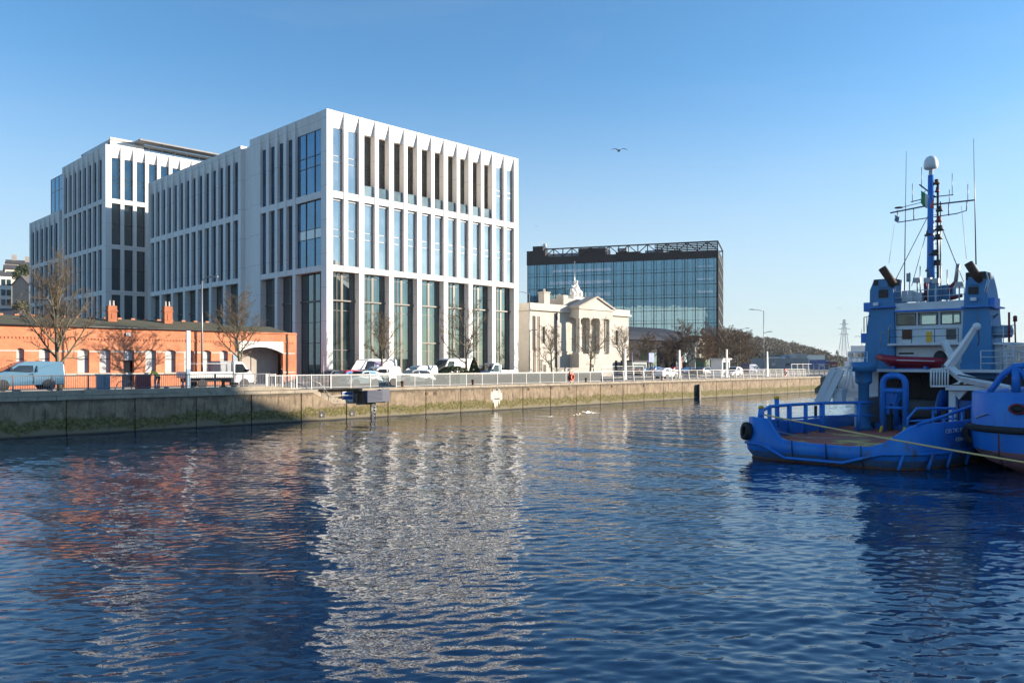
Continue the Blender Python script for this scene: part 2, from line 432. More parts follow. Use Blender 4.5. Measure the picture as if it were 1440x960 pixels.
# wave field as geometry: wind ripples over slower swell, in calmer and rougher patches
import numpy as np
def wave_mesh():
    rg = np.random.RandomState(4)
    Y0, Y1 = 5.0, 155.0
    ys = [Y0]
    while ys[-1] < Y1: ys.append(ys[-1] + .0022*ys[-1] + .014)      # finer where ripples can be told apart
    ys = np.array(ys, np.float32); S = np.linspace(-1, 1, 920).astype(np.float32)
    half = (.80*ys+5.0)[:, None]
    gx = S[None, :]*half; gy = np.repeat(ys[:, None], len(S), 1)
    res = np.maximum(.0022*ys+.014, 2*half[:, 0]/919)
    def field(n, l0, l1, mean, spread, slope, cut=True):
        z = np.zeros_like(gx); s_ = slope*math.sqrt(2.0/n)
        ls = l0*(l1/l0)**rg.rand(n)
        wt = np.clip((ls[None, :]/res[:, None]-2.0)/1.6, 0, 1) if cut else np.ones((len(ys), n))
        nrm = np.sqrt(n/np.maximum((wt**2).sum(1), .5))
        for k in range(n):
            a = mean+spread*rg.randn(); kk = 2*math.pi/ls[k]
            z += (wt[:, k]*nrm*s_/kk).astype(np.float32)[:, None]*np.sin(np.float32(kk*math.cos(a))*gx+np.float32(kk*math.sin(a))*gy+np.float32(6.283*rg.rand()))
        return z
    def patch(l0, l1):
        z = field(9, l0, l1, 1.2, 1.0, 1.0, False); return z/np.abs(z).max()
    p1, p2 = patch(14, 45), patch(9, 30)
    z = field(60, .19, .64, 1.66, .42, .064)*(.85+.75*p1)           # crests lying across the view
    z += field(54, .27, .90, 1.25, .9, .048)*(.75-.75*p2)          # confused chop
    z += field(16, 1.4, 4.5, 1.0, .5, .030)
    ed = np.minimum((1-np.abs(S))[None, :]*half, np.minimum(gy-Y0, Y1-gy))
    z *= np.clip(ed/2.0, 0, 1)
    ny, nx = gx.shape
    X0, X1 = -half[0,0], half[0,0]
    co_ = np.stack([gx, gy, z], -1).reshape(-1, 3)
    B_ = 2600.0
    Ye = float(ys[-1]); He = float(half[-1,0]); outer = np.array([[-B_,-B_,0],[B_,-B_,0],[B_,B_,0],[-B_,B_,0],[X0,Y0,0],[X1,Y0,0],[He,Ye,0],[-He,Ye,0]], np.float32)
    n0 = co_.shape[0]; co_ = np.concatenate([co_, outer])
    idx = np.arange(ny*nx).reshape(ny, nx)
    q = np.stack([idx[:-1,:-1], idx[:-1,1:], idx[1:,1:], idx[1:,:-1]], -1).reshape(-1, 4)
    o_ = n0+np.array([[0,1,5,4],[1,2,6,5],[3,7,6,2],[0,4,7,3]])
    q = np.concatenate([q, o_]).astype(np.int32)
    me = bpy.data.meshes.new('water')
    me.vertices.add(len(co_)); me.vertices.foreach_set('co', co_.astype(np.float32).ravel())
    me.loops.add(q.size); me.loops.foreach_set('vertex_index', q.ravel())
    me.polygons.add(len(q)); me.polygons.foreach_set('loop_start', np.arange(0, q.size, 4, dtype=np.int32))
    me.polygons.foreach_set('use_smooth', np.ones(len(q), dtype=bool))
    me.update(calc_edges=True); me.materials.append(MATS['river_water'])
    o = bpy.data.objects.new('water', me); COL.objects.link(o)
    return o
o = wave_mesh(); tag(o, kind='structure')

# --- quay wall material : concrete, tide-line weed, stains
m, nt, out = nodes('quay_concrete')
b = N(nt, 'ShaderNodeBsdfPrincipled', Roughness=.9); nt.links.new(b.outputs[0], out.inputs[0])
tc = N(nt, 'ShaderNodeTexCoord'); sp = N(nt, 'ShaderNodeSeparateXYZ'); nt.links.new(tc.outputs['Object'], sp.inputs[0])
def nz(scale, st=(1,1,1), det=8, rg=.65):
    mp = N(nt, 'ShaderNodeMapping'); mp.inputs['Scale'].default_value = st; nt.links.new(tc.outputs['Object'], mp.inputs[0])
    n = N(nt, 'ShaderNodeTexNoise', Scale=scale, Detail=det, Roughness=rg); nt.links.new(mp.outputs[0], n.inputs['Vector']); return n.outputs[0]
def rng(x, a, b_, c=0., d=1.):
    r = N(nt, 'ShaderNodeMapRange'); r.inputs[1].default_value=a; r.inputs[2].default_value=b_; r.inputs[3].default_value=c; r.inputs[4].default_value=d
    nt.links.new(x, r.inputs[0]); return r.outputs[0]
def mixc(f, a, b_):
    n = N(nt, 'ShaderNodeMix', data_type='RGBA')
    nt.links.new(f, n.inputs[0])
    for i, x in ((6,a),(7,b_)):
        if isinstance(x, tuple): n.inputs[i].default_value = c4(x)
        else: nt.links.new(x, n.inputs[i])
    return n.outputs[2]
base = mixc(rng(nz(.9), .35,.66), (.33,.255,.17), (.17,.125,.08))
base = mixc(rng(nz(1.9,(1.6,1,.3)), .50,.66), base, (.085,.068,.05))
base = mixc(rng(nz(5,(1,1,.6)), .60,.70), base, (.50,.44,.34))
zt_n = math2('ADD', sp.outputs[2], math2('MULTIPLY', math2('SUBTRACT', nz(2.2,(.8,1,.5)), .5), .9))
base = mixc(rng(zt_n, 1.98,2.22), base, (.10,.082,.06))
zj = math2('ADD', sp.outputs[2], math2('MULTIPLY', math2('SUBTRACT', nz(.42,(1,1,.3)), .5), 1.5))
zj = math2('ADD', zj, math2('MULTIPLY', math2('SUBTRACT', nz(3.5,(1,1,.4)), .5), .6))
weed = mixc(rng(nz(3,(1,1,1.6)), .42,.60), (.088,.086,.017), (.215,.17,.075))
weed = mixc(rng(nz(6), .48,.62), weed, (.035,.038,.014))
base = mixc(rng(zj, 1.12,.92), base, weed)
base = mixc(rng(zj, .40,.26), base, (.19,.165,.11))
base = mixc(rng(sp.outputs[2], .16,.05), base, (.035,.032,.025))
nt.links.new(base, b.inputs['Base Color'])
bp = N(nt, 'ShaderNodeBump', Strength=.5, Distance=.06); nt.links.new(nz(9), bp.inputs['Height']); nt.links.new(bp.outputs[0], b.inputs['Normal'])
mat('coping', (.40,.345,.265), (.27,.23,.175), scale=1.2, rough=.9, bump=.3, bscale=14, c3=(.13,.12,.10), s3=3, l3=.58, h3=.68)

qw = thing('quay_wall', 'long weathered concrete quay wall with green weed line and stair recess', 'quay wall', 0, V0, 0)
UA, UB = at_v(440, V0)[0], at_v(511, V0)[0]          # stair recess
UC, UD = at_v(511, V0)[0], at_v(545, V0)[0]          # blue fender panel
joints = [33.0+4.2*i for i in range(-22, 70)] + [33.0+4.2*70+20*i for i in range(1, 14)]
segs = []
for a, b_ in zip(joints[:-1], joints[1:]):
    cuts = sorted([a] + [c for c in (UA, UB) if a < c < b_] + [b_])
    for p, q in zip(cuts[:-1], cuts[1:]):
        segs.append((p, q, p in joints, q in joints))
mb = MB()
TOP = 2.28
def stair_z(u):                                     # top of the front wall at the stair recess
    s = (u-UA)/(UB-UA)
    return max(1.28, 2.28 - 2.35*s)
for p, q, ja, jb in segs:
    a = p + (.045 if ja else 0); c = q - (.045 if jb else 0)
    mid = (p+q)/2
    if UA-.01 <= mid <= UB+.01:
        n = 10
        top = [(a+(c-a)*i/n, stair_z(a+(c-a)*i/n)) for i in range(n+1)]
        mb.prism([(a,-1.5)] + [(c,-1.5)] + top[::-1], 0, .55, 'y')
    else:
        mb.box(a, c, 0, .55, -1.5, TOP)
mb.box(-60, UA, .12, .5, -1.5, TOP-.02); mb.box(UB, 600, .12, .5, -1.5, TOP-.02)   # behind the joints
mb.box(UA, UB, .12, .5, -1.5, 1.2)
mb.box(UA-.6, UB+.6, .95, 1.3, -1.5, 2.28)         # back wall of the stair recess
o = mb.build('wall', 'quay_concrete', qw)
mb = MB()
rr = random.Random(3)
for i in range(12):                                  # steps in the recess
    u0 = UA + i*.34
    mb.box(u0, u0+.34, .56, .945, 1.0, 2.5-.1*i)
mb.box(UA+12*.34, UB, .56, .945, 1.0, 1.27)
mb.build('stair', 'coping', qw)
mb = MB()
u = -60.0
while u < 600:
    L = 2.1 if u < 200 else 12
    if not (UA-.3 < u+L/2 < UB+.3 and True):
        mb.box(u+.008, u+L-.008, -.07+rr.uniform(-.012,.012), .62, TOP, G+rr.uniform(-.012,.012))
    u += L
mb.box(UA-.6, UB+.6, .9, 1.35, 2.285, G+.004)
mb.build('coping_stones', 'coping', qw, bevel=.02)
mb = MB()
mb.box(-60, 30.5, .0, .38, G+.013, 2.88)
mb.prism([(30.5,G+.013),(33.5,G+.013),(30.5,2.88)], .004, .376, 'y')
mb.build('parapet_kerb', 'coping', qw, bevel=.03)
for px, py in ((452.5,582.5),(495,580.5)):          # dark scuppers low in the weed
    uu, t = at_v(px, V0); z = zz(py, t)
    mb = MB(); mb.box(uu-.27, uu+.27, -.012, .3, z-.27, z+.27)
    mb.box(uu-.18, uu+.05, -.06, -.013, z-.08, z-.03, 1); mb.box(uu-.09, uu-.04, -.06, -.013, z-.2, z+.05, 1)
    mb.build('scupper', ['black','stone'], qw)
# ladder bay under the panel
u0, u1 = at_v(521.5, V0)[0], at_v(528.5, V0)[0]
mb = MB(); mb.box(u0, u1, -.014, .2, -.4, 1.32); mb.build('ladder_recess', 'black', qw)
mb = MB()
for x in (u0+.06, u1-.06): mb.tube([(x,-.06,-.3),(x,-.06,1.4)], .025, 6)
for k in range(6): mb.tube([(u0+.06,-.06,-.1+.28*k),(u1-.06,-.06,-.1+.28*k)], .02, 6)
mb.build('ladder', 'steel', qw)
# white guano fan
mat('guano', (.60,.56,.49), (.55,.51,.44), scale=6, rough=.95)
uc, t = at_v(699, V0)
mb = MB()
for k in range(13):
    c = uc-.70+1.35*k/12+rr.uniform(-.05,.05); w_ = rr.uniform(.05,.15)
    zt0 = rr.uniform(1.55,2.0) if k in (0,1,11,12) else rr.uniform(1.9,2.26)
    zb0 = rr.uniform(.75,1.15) if k in (0,1,2,10,11,12) else rr.uniform(.08,.85)
    zm = 1.3
    mb.prism([(c-w_*.5,zt0),(c-w_*.9,zm+.2),(c-w_*.8,zm-.2),(c-.02,zb0),(c+.03,zb0),(c+w_*.9,zm-.25),(c+w_*.8,zm+.25),(c+w_*.4,zt0)], -.004-.0012*k, .02, 'y')
mb.build('white_stain', 'guano', qw)
mb = MB(); z = 1.15; mb.box(uc-.35, uc+.35, -.03, .02, z-.06, z+.06); mb.box(uc-.12,uc+.12,-.05,.02,1.95,2.2)
mb.build('drain_slot', 'black', qw)
mb = MB()
for px in (600, 612, 743, 775, 800, 860, 905):     # rusted rings and drips
    uu, t = at_v(px, V0)
    zc = 1.95+rr.uniform(-.1,.1)
    mb.tube([(uu+.12*math.cos(a*.6283), -.05, zc+.12*math.sin(a*.6283)) for a in range(11)], .02, 6)
mb.build('mooring_rings', 'rust', qw)

# blue corrugated fender panel
mat('panel_blue', (.04,.055,.10), (.025,.035,.07), scale=2, rough=.55, stretch=(1,1,4))
fp = thing('corrugated_platform', 'blue corrugated steel box fixed on quay wall above the ladder', 'platform', UC, V0, 0)
mb = MB(); wdt = UD-UC
n = 26
prof = [(.02,1.38)]
mb.box(.0, wdt*.62, -.6, -.012, 1.36, 1.40)
for k in range(9):
    z = 1.40+.105*k
    mb.prism([(-.6,z),(-.6,z+.07),(-.55,z+.105),(-.012,z+.105),(-.012,z)], 0, wdt*.62, 'x')
mb.build('corrugated_front', 'panel_blue', fp)
mb = MB(); mb.box(wdt*.62+.003, wdt, -.3, -.012, 1.36, 2.42)
mb.build('flat_panel', 'panel_blue', fp)

# notice on the wall
us, t = at_v(489, V0+.9)
nb = thing('notice_board', 'small blue and white notice fixed in stair recess of quay wall', 'sign', us, V0+.9, 1.75)
mb = MB(); mb.box(-.52,.52,-.03,.04,-.42,.5); mb.build('board', 'white_paint', nb)
mb = MB(); mb.box(-.47,.47,-.036,-.031,.22,.45); mb.box(-.47,.47,-.036,-.031,-.16,.10)
mb.build('blue_band', 'sign_blue', nb)
hr = thing('handrail', 'thin steel handrail following the steps in the quay recess', 'handrail', UA, V0, 0)
mb = MB()
mb.tube([(-.6,.45,3.55),(.9,.45,3.0),(UB-UA-2.9,.45,1.95),(UB-UA-.3,.45,1.98)], .025, 6)
for x, z0, z1 in ((-.6,2.45,3.55),(1.3,1.8,2.87),(UB-UA-2.9,1.25,1.95),(UB-UA-.4,1.25,1.98)): mb.tube([(x,.45,z0),(x,.45,z1)], .022, 6)
mb.build('rail', 'galv', hr)

# rusty bollards on the coping
def bollard(name, label, u, v, mtl, z=G, group=None, h=.5):
    b_ = thing(name, label, 'bollard', u, v, z, group)
    mb = MB(); mb.lathe([(.17,0),(.16,.05),(.12,.1),(.11,h*.6),(.17,h*.8),(.16,h*.95),(.06,h)], 12)
    mb.build('post', mtl, b_)
    mb = MB(); mb.box(-.22,.22,-.2,.2,0,.04); mb.build('base_plate', mtl, b_)
    return b_
bl = ['rusty bollard below the white flatbed lorry by stair recess', 'rusty bollard on coping right of the blue fender panel',
      'rusty bollard on coping left of the bird-stained wall', 'rusty bollard on coping below the orange lifebuoy',
      'dark bollard on coping under the white hatchback']
for (px, h), lb in zip(((314,.62),(566,.55),(665,.55),(824,.5),(931,.5)), bl):
    uu, t = at_v(px, V0+.25)
    bollard('bollard', lb, uu, V0+.25, 'rust', (2.88 if px < 400 else G)+.005, 'bollards along the quay edge', h)
# black mooring pile at the wall
up_, t = at_v(980, V0)
mp = thing('mooring_pile', 'black timber pile with pale side standing against far quay wall', 'pile', up_, V0-.3, -1.2)
mb = MB(); mb.box(-.16,.12,-.18,.2,0,3.1); mb.build('post', 'black', mp, bevel=.03)
mb = MB(); mb.box(.123,.34,-.1,.2,0,3.0); mb.build('white_face', 'coping', mp)
# ================================================================== buildings
class Facade:
    """boxes laid out along a wall: s along it, o outward, z up"""
    def __init__(s, f): s.f = f
    def box(s, mb, s0, s1, o0, o1, z0, z1, mi=0):
        p, q = s.f(s0,o0), s.f(s1,o1)
        mb.box(p[0], q[0], p[1], q[1], z0, z1, mi)
    def wedge(s, mb, s0, s1, ob, ot, back, z0, z1, mi=0):   # parapet panel leaning out to the top
        a = [s.f(s0,back),s.f(s1,back),s.f(s1,ob),s.f(s0,ob)]
        b_ = [s.f(s0,back),s.f(s1,back),s.f(s1,ot),s.f(s0,ot)]
        mb.hexa([(x,y,z0) for x,y in a]+[(x,y,z1) for x,y in b_], mi)
def window(root, fc, s0, s1, o, z0, z1, gm, fm, mulls=(), trans=(), fw=.06, proj=.05, panels=()):
    mb = MB(); fc.box(mb, s0, s1, o-.05, o, z0, z1)
    p = mb.build('window', gm, root)
    f = MB()
    fc.box(f, s0, s0+fw, o+.003, o+proj, z0, z1); fc.box(f, s1-fw, s1, o+.003, o+proj, z0, z1)
    fc.box(f, s0+fw, s1-fw, o+.003, o+proj, z1-fw, z1); fc.box(f, s0+fw, s1-fw, o+.003, o+proj, z0, z0+fw)
    for x, wd in mulls: fc.box(f, x-wd/2, x+wd/2, o+.003, o+proj+.03, z0+fw, z1-fw)
    for z, h, pr in trans: fc.box(f, s0+fw, s1-fw, o+.003, o+proj+pr, z-h/2, z+h/2)
    f.build('window_frame', fm, p)
    if panels:
        g = MB()
        for a, b_ in panels: fc.box(g, s0+fw+.01, s1-fw-.01, o+.002, o+.02, a, b_)
        g.build('spandrel_panel', 'spandrel_grey', p)
    return p
glass('spandrel_grey', (.10,.12,.14), ior=3.2, c2=(.12,.14,.16))

# ---------------- white office building in front
B1 = thing('office_building', 'large white concrete office block with tall windows at the centre of the quay', 'office building', 48.3, 76.4, G)
ZR, ZP, ZA1, ZA0, ZB1, ZB0, ZT = 30.24, 28.45, 21.33, 20.57, 13.05, 12.40, 9.17
LF, LS1, LS = 30.4, 17.7, 50.4               # front length, front part of the side, whole side
fr = Facade(lambda s,o: (s,-o)); lf = Facade(lambda s,o: (-o,s))
wall = MB()
# front lattice
mod = (LF-.8)/14
cw = lambda j: .40 if j in (0,14) else (.34 if j % 2 == 0 else .27)
cc = lambda j: .4 + j*mod
for j in range(15):
    z0 = 0 if j % 2 == 0 else ZB0
    dep = -1.0
    loggia = 2 <= j <= 12
    fr.box(wall, cc(j)-cw(j), cc(j)+cw(j), -1.0 if j not in (0,) else -.8, 0, z0 if j%2==0 else ZB0+.05, ZA0)
    fr.box(wall, cc(j)-cw(j)+.002, cc(j)+cw(j)-.002, -1.0 if loggia else -.9, -.002, ZA0, ZR)
for j in range(14):
    a, b_ = cc(j)+cw(j), cc(j+1)-cw(j+1)
    fr.box(wall, a, b_, -1.0 if 2<=j<=11 else -.8, -.06, ZA0, ZA1)       # upper band
    if j % 2 == 0:
        fr.box(wall, cc(j)+cw(j), cc(j+2)-cw(j+2), -.95, -.05, ZB0, ZB1)
    fr.wedge(wall, a, b_, -.34, -.03, -.9, ZP, ZR-.001)
for j in range(2,12):                        # loggia soffit and back lining
    a, b_ = cc(j)+cw(j), cc(j+1)-cw(j+1)
    fr.box(wall, a, b_, -1.0, -.905, ZP+.2, ZP+.45)
# side lattice, front part: corner, big three-pane bay, four narrow windows, plain end
def side_block(cols, z0fun, roofz, base_cols, o=0.0):
    for a, b_ in cols:
        lf.box(wall, a, b_, o-.9, o, z0fun(a), roofz)
c_end = 1.15
side_cols = [(.803, c_end)]
big = (c_end, c_end+5.5)
x = big[1]
side_cols.append((x, x+.66)); x += .66
nar = []
for i in range(4):
    nar.append((x, x+1.42)); x += 1.42
    side_cols.append((x, x+(.66 if i < 3 else LS1-x)) if i == 3 else (x, x+.66)); x += .66
xs = LS1
for k, (a, b_) in enumerate(side_cols):
    z0 = 0 if k in (0,1,3,5) else ZB0+.05
    lf.box(wall, a, min(b_, LS1), -.9, 0, z0, ZR)
def side_bands(opens, goff, oo, roof_drop=0.0):
    for a, b_ in opens:
        lf.box(wall, a, b_, oo-.85, oo-.05, ZA0, ZA1); 
        lf.wedge(wall, a, b_, oo-.34, oo-.03, oo-.9, ZP-roof_drop, ZR-roof_drop-.001)
    for a, b_ in goff: lf.box(wall, a, b_, oo-.88, oo-.04, ZB0, ZB1)
side_bands([big]+nar, [big, (nar[0][0],nar[1][1]), (nar[2][0],nar[3][1])], 0)
# recessed joint panel between the two parts
lf.box(wall, LS1+.002, LS1+2.4, -1.3, -.55, 0, ZR-.5)
for z in (ZA1, ZB1, ZA0, ZB0): lf.box(wall, LS1+.004, LS1+2.396, -.9, -.53, z-.03, z+.03)
# rear part: fourteen narrow windows
y0 = LS1+2.4
n2 = 14
m2 = (LS-y0-.9)/n2
rear_open = []; rear_goff = []
lf.box(wall, y0+.002, y0+.75, -.9, 0, 0, ZR-.25)
for i in range(n2):
    a = y0+.75+i*m2; b_ = a+m2-.66
    rear_open.append((a,b_))
    lf.box(wall, b_, b_+.66 if i < n2-1 else LS, -.9, 0, 0 if i % 2 == 1 else ZB0+.05, ZR-.25)
for i in range(0, n2, 2): rear_goff.append((rear_open[i][0], rear_open[i+1][1]))
side_bands(rear_open, rear_goff, 0, .25)
# back and right walls, roof
wall.box(LF-.8, LF-.003, 1.0, LS, 0, ZR-.3); wall.box(0, LF-.8, LS-.6, LS-.002, 0, ZR-.4)

wall.build('wall', 'white_concrete', B1)
mb = MB(); mb.box(.9, LF-.8, .9, LS-.6, ZR-1.2, ZR-.8); mb.build('roof', 'roof_grey', B1)
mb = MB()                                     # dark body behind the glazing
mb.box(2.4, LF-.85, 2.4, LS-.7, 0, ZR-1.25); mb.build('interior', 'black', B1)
for j in range(14):
    a, b_ = cc(j)+cw(j), cc(j+1)-cw(j+1)
    if 2 <= j <= 11:
        window(B1, fr, a, b_, -.93, ZA1, ZP+.2, 'loggia_glass', 'bronze_frame', [((a+b_)/2+.15,.07)], [(ZP-.3,.5,.01),(ZA1+3.4,.06,.02)])
        g = MB(); fr.box(g, a+.01, b_-.01, -.3, -.28, ZA1+.03, ZA1+1.25); g.build('glass_balustrade', 'balustrade_glass', B1)
    else:
        window(B1, fr, a, b_, -.42, ZA1, ZP, 'office_glass', 'grey_panel', [], [(ZA1+3.3,.07,0),(ZA1+4.0,.07,0)], panels=[(ZA1+3.33,ZA1+3.97)])
    window(B1, fr, a, b_, -.42, ZB1, ZA0, 'office_glass', 'grey_panel', [], [(ZA0-.22,.09,.1),(ZB1+3.25,.07,0),(ZB1+4.05,.07,0)], panels=[(ZB1+3.28,ZB1+4.02)])
for i in range(7):
    a, b_ = cc(2*i)+cw(2*i), cc(2*i+2)-cw(2*i+2); c = (a+b_)/2
    mu = [(c,.30),(a+(c-a)*.62,.06),(c+(b_-c)*.62,.06)]
    tr = [(ZT,.16,.30),(ZB0-.5,.05,0),(ZT-1.1,.05,0),(3.6,.06,.02)]
    if i == 3: mu = [(c,.30)]; tr += [(4.6,.18,.25)]
    window(B1, fr, a, b_, -.95, .12, ZB0, 'ground_glass', 'bronze_frame', mu, tr, fw=.08)
# side windows
window(B1, lf, big[0], big[1], -.36, ZA1, ZP, 'side_glass', 'dark_frame', [(big[0]+1.8,.07),(big[0]+3.65,.07)], [(ZA1+3.1,.07,0),(ZA1+4.3,.07,0)])
window(B1, lf, big[0], big[1], -.36, ZB1, ZA0, 'side_glass', 'dark_frame', [(big[0]+1.8,.07),(big[0]+3.65,.07)], [(ZB1+3.2,.07,0),(ZB1+4.3,.07,0)], panels=[(ZB1+3.25,ZB1+4.25)])
window(B1, lf, big[0], big[1], -.85, .12, ZB0, 'ground_glass', 'dark_frame', [(big[0]+1.4,.1),(big[0]+2.75,.3),(big[0]+4.1,.1)], [(ZT,.16,.2),(ZT-2.4,.06,0),(4.4,.08,0)])
for a, b_ in nar + rear_open:
    rz = ZP if (a,b_) in nar else ZP-.25
    window(B1, lf, a, b_, -.42, ZA1, rz, 'side_glass', 'dark_frame', [], [(ZA1+3.1,.06,.05),(ZA1+4.1,.06,.05)])
    window(B1, lf, a, b_, -.42, ZB1, ZA0, 'side_glass', 'dark_frame', [], [(ZA0-.25,.08,.08),(ZB1+3.2,.06,.05)])
for a, b_ in [(nar[0][0],nar[1][1]),(nar[2][0],nar[3][1])] + rear_goff:
    window(B1, lf, a, b_, -.85, .12, ZB0, 'ground_glass', 'dark_frame', [((a+b_)/2,.3)], [(ZT,.16,.2),(4.6,.1,.1)])

# ---------------- white office building behind, left
glass('rear_glass', (.006,.016,.024), ior=2.3, tint=(.6,.82,1), c2=(.02,.035,.04))
u2, t2 = 44.8, None
v2, t2 = at_u(148.5, u2)
B2 = thing('office_building', 'taller white office block with glass penthouse behind the long white one', 'office building', u2, v2, G)
H2 = zz(202.5, t2)-G
wall = MB()
rows2 = []                                    # (z0,z1) of window rows from the top
zt = H2-1.9
for k in range(5):
    z1 = zt; z0 = z1-6.6 if k < 4 else .1
    if z0 < 0: z0 = .1
    rows2.append((max(z0,.1), z1)); zt = z0-.72
    if zt < 2: break
def lattice(fc, s0, n, pitch, cwid, rows, roofz, end_extra, gm, fmn):
    x = s0
    for i in range(n+1):
        wdt = cwid if 0 < i < n else cwid+end_extra
        fc.box(wall, x, x+wdt, -.8, 0, 0, roofz); x += wdt
        if i == n: break
        a, b_ = x, x+pitch-cwid
        top = rows[0][1]
        fc.wedge(wall, a, b_, -.34, -.03, -.8, top, roofz-.001)
        for k, (z0,z1) in enumerate(rows):
            if z0 > .2: fc.box(wall, a, b_, -.75, -.05, rows[k+1][1] if k+1 < len(rows) else z0-.72, z0)
            window(B2, fc, a, b_, -.42, z0, z1, gm, fmn, [], [((z0+z1)/2,.07,.03),((z0+z1)/2-.7,.06,0)])
        x = b_
    return x
fr2 = Facade(lambda s,o: (s,-o)); lf2 = Facade(lambda s,o: (-o,s))
LF2 = lattice(fr2, .0, 12, 1.93, .56, rows2, H2, .35, 'rear_glass', 'dark_frame')
v88 = at_u(88, u2)[0]-v2
p2 = (v88-1.0-.8)/8
LS2 = lattice(lf2, .803, 8, p2, .66, rows2, H2-.003, .3, 'side_glass', 'dark_frame')
# lower rear block
H3 = zz(294, at_u(88,u2)[1])-G
v42 = at_u(42, u2)[0]-v2
rows3 = [r for r in rows2[1:]]; rows3[0] = (rows3[0][0], H3-1.9)
wall.box(1.2, 2.2, LS2+.002, LS2+1.7, 0, H3-.01)
lf3 = Facade(lambda s,o: (-o+.0,s))
p3 = (v42-LS2-1.7-.9)/6
LS3 = lattice(lf3, LS2+1.7, 6, p3, .66, rows3, H3, .3, 'side_glass', 'dark_frame')
wall.box(LF2-.8, LF2-.003, .9, LS2, 0, H2-.2); wall.box(.9, LF2-.8, LS2-.5, LS2-.003, 0, H2-.2)
wall.box(.9, LF2-.8, LS3-.5, LS3-.003, 0, H3-.2)
wall.build('wall', 'white_concrete_rear', B2)
mb = MB(); mb.box(.85, LF2-.8, .85, LS2-.5, H2-1.3, H2-.9); mb.box(.85, LF2-.8, LS2, LS3-.5, H3-1.3, H3-.9); mb.build('roof', 'roof_grey', B2)
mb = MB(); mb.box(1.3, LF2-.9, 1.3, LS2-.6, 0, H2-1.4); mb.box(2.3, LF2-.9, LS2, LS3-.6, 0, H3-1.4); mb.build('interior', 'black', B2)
# penthouse, roof canopy, balustrade, glass stair box
mb = MB(); mb.box(3.0, 26, 6.0, 20, H2-.85, H2+2.2); ph = mb.build('penthouse', 'office_glass', B2)
mb = MB(); mb.box(2.6, 8.0, 5.6, 5.99, H2-.85, H2+2.75); mb.box(2.6, 26, 5.6, 20.4, H2+2.22, H2+2.5)
for i in range(8): mb.box(9+2.2*i, 9.08+2.2*i, 5.93, 5.998, H2-.85, H2+2.2)
mb.build('penthouse_frame', 'white_concrete_rear', ph)
mb = MB(); mb.box(6.5, 27, 3.2, 5.5, H2+2.55, H2+2.8); mb.build('canopy', 'roof_grey', ph)
mb = MB(); mb.box(1.0, 1.03, 2.0, 14, H2-.3, H2+1.0); mb.build('glass_balustrade', 'balustrade_glass', B2)
gb = at_u(86, u2+1.0); g1 = at_u(72, u2+1.0)
zg = zz(246, gb[1])-G
mb = MB(); mb.box(1.0, 12, LS2+.6, g1[0]-v2, H3-.9, zg); gx = mb.build('glass_stair_box', 'side_glass', B2)
mb = MB()
for i in range(5):
    yy = LS2+.6+(g1[0]-v2-LS2-.6)*i/4
    mb.box(.94, .998, yy-.04, yy+.04, H3-.9, zg)
for z in (zg, (zg+H3)/2+1, H3+.6): mb.box(.95, .997, LS2+.6, g1[0]-v2, z-.06, z+.06)
mb.build('mullion', 'grey_panel', gx)

# ---------------- red brick building
B3 = thing('brick_building', 'low red brick building with shuttered arched windows and tiled roof', 'brick building', 0, 71, G)
ur = at_v(417, 71)[0]; HB = 5.1
win_px = [(23,34),(55,70),(109,125.5),(140,155.5),(173.5,188.5),(204.5,219.5),(232,247),(259,273),(283,297),(309,320.5)]
ops = [(at_v(a,71)[0], at_v(b_,71)[0]) for a,b_ in win_px]
pitch_l = ops[0][0]
xl = 3.0
extra = []
x = pitch_l-2.1
while x > xl+1: extra.append((x-1.0, x)); x -= 2.2
ops = extra[::-1] + ops
wall = MB()
sill, head, spring = 1.30, 3.32, 3.14
au0, au1 = at_v(333,71)[0], at_v(398,71)[0]         # wide arched gateway
def bwall(a, b_, z0, z1): wall.box(a, b_, 0, .4, z0, z1)
x = xl
door = at_v(181,71)[0]
for a, b_ in ops:
    isd = a < door < b_
    bwall(x, a, 0, 3.5)
    if not isd: bwall(a, b_, 0, sill)
    n = 8; c = (a+b_)/2; hw = (b_-a)/2                # segmental arch head
    top = [(a+(b_-a)*i/n, spring+.15*(1-((a+(b_-a)*i/n-c)/hw)**2)) for i in range(n+1)]
    wall.prism(top+[(b_,3.5),(a,3.5)], 0, .4, 'y')
    x = b_
bwall(x, au0, 0, 3.5)
bwall(au1, ur, 0, 3.5)
bwall(xl, au0, 3.5, HB-.02); bwall(au0, au1, 4.22, HB-.02); bwall(au1, ur, 3.5, HB)
n = 14
top = [(au0+(au1-au0)*i/n, 3.05+.62*(1-(2*i/n-1)**2)) for i in range(n+1)]
wall.box(ur-.4, ur, .4, 9, 0, HB-.1); wall.box(xl, xl+.4, .4, 9, 0, HB-.1); wall.box(xl+.4, ur-.4, 8.6, 9, 0, HB-.1)
wall.box(au0-.45, au0-.05, .4, 6, 0, HB-.2)
wall.build('wall', 'red_brick', B3)
mb = MB(); mb.prism(top+[(au1,4.22),(au0,4.22)], -.05, .42, 'y'); mb.build('arch_lintel', 'white_paint', B3)
mb = MB(); mb.box(au0, au1, 1.7, 1.9, 0, 4.5)
for i in range(5): mb.box(au0+.3+i*1.0, au0+1.15+i*1.0, 1.63, 1.697, .3, 3.2, 1)
mb.build('gateway_back_wall', ['shutter_grey','stone_dark'], B3)
mb = MB()
mb.box(xl, ur-.2, -.035, -.003, 3.00, 3.12)
cur = xl
o2 = MB()
spans = []; x = xl
for a, b_ in ops + [(au0,au1)]:
    spans.append((x, a)); x = b_
spans.append((x, ur-.2))
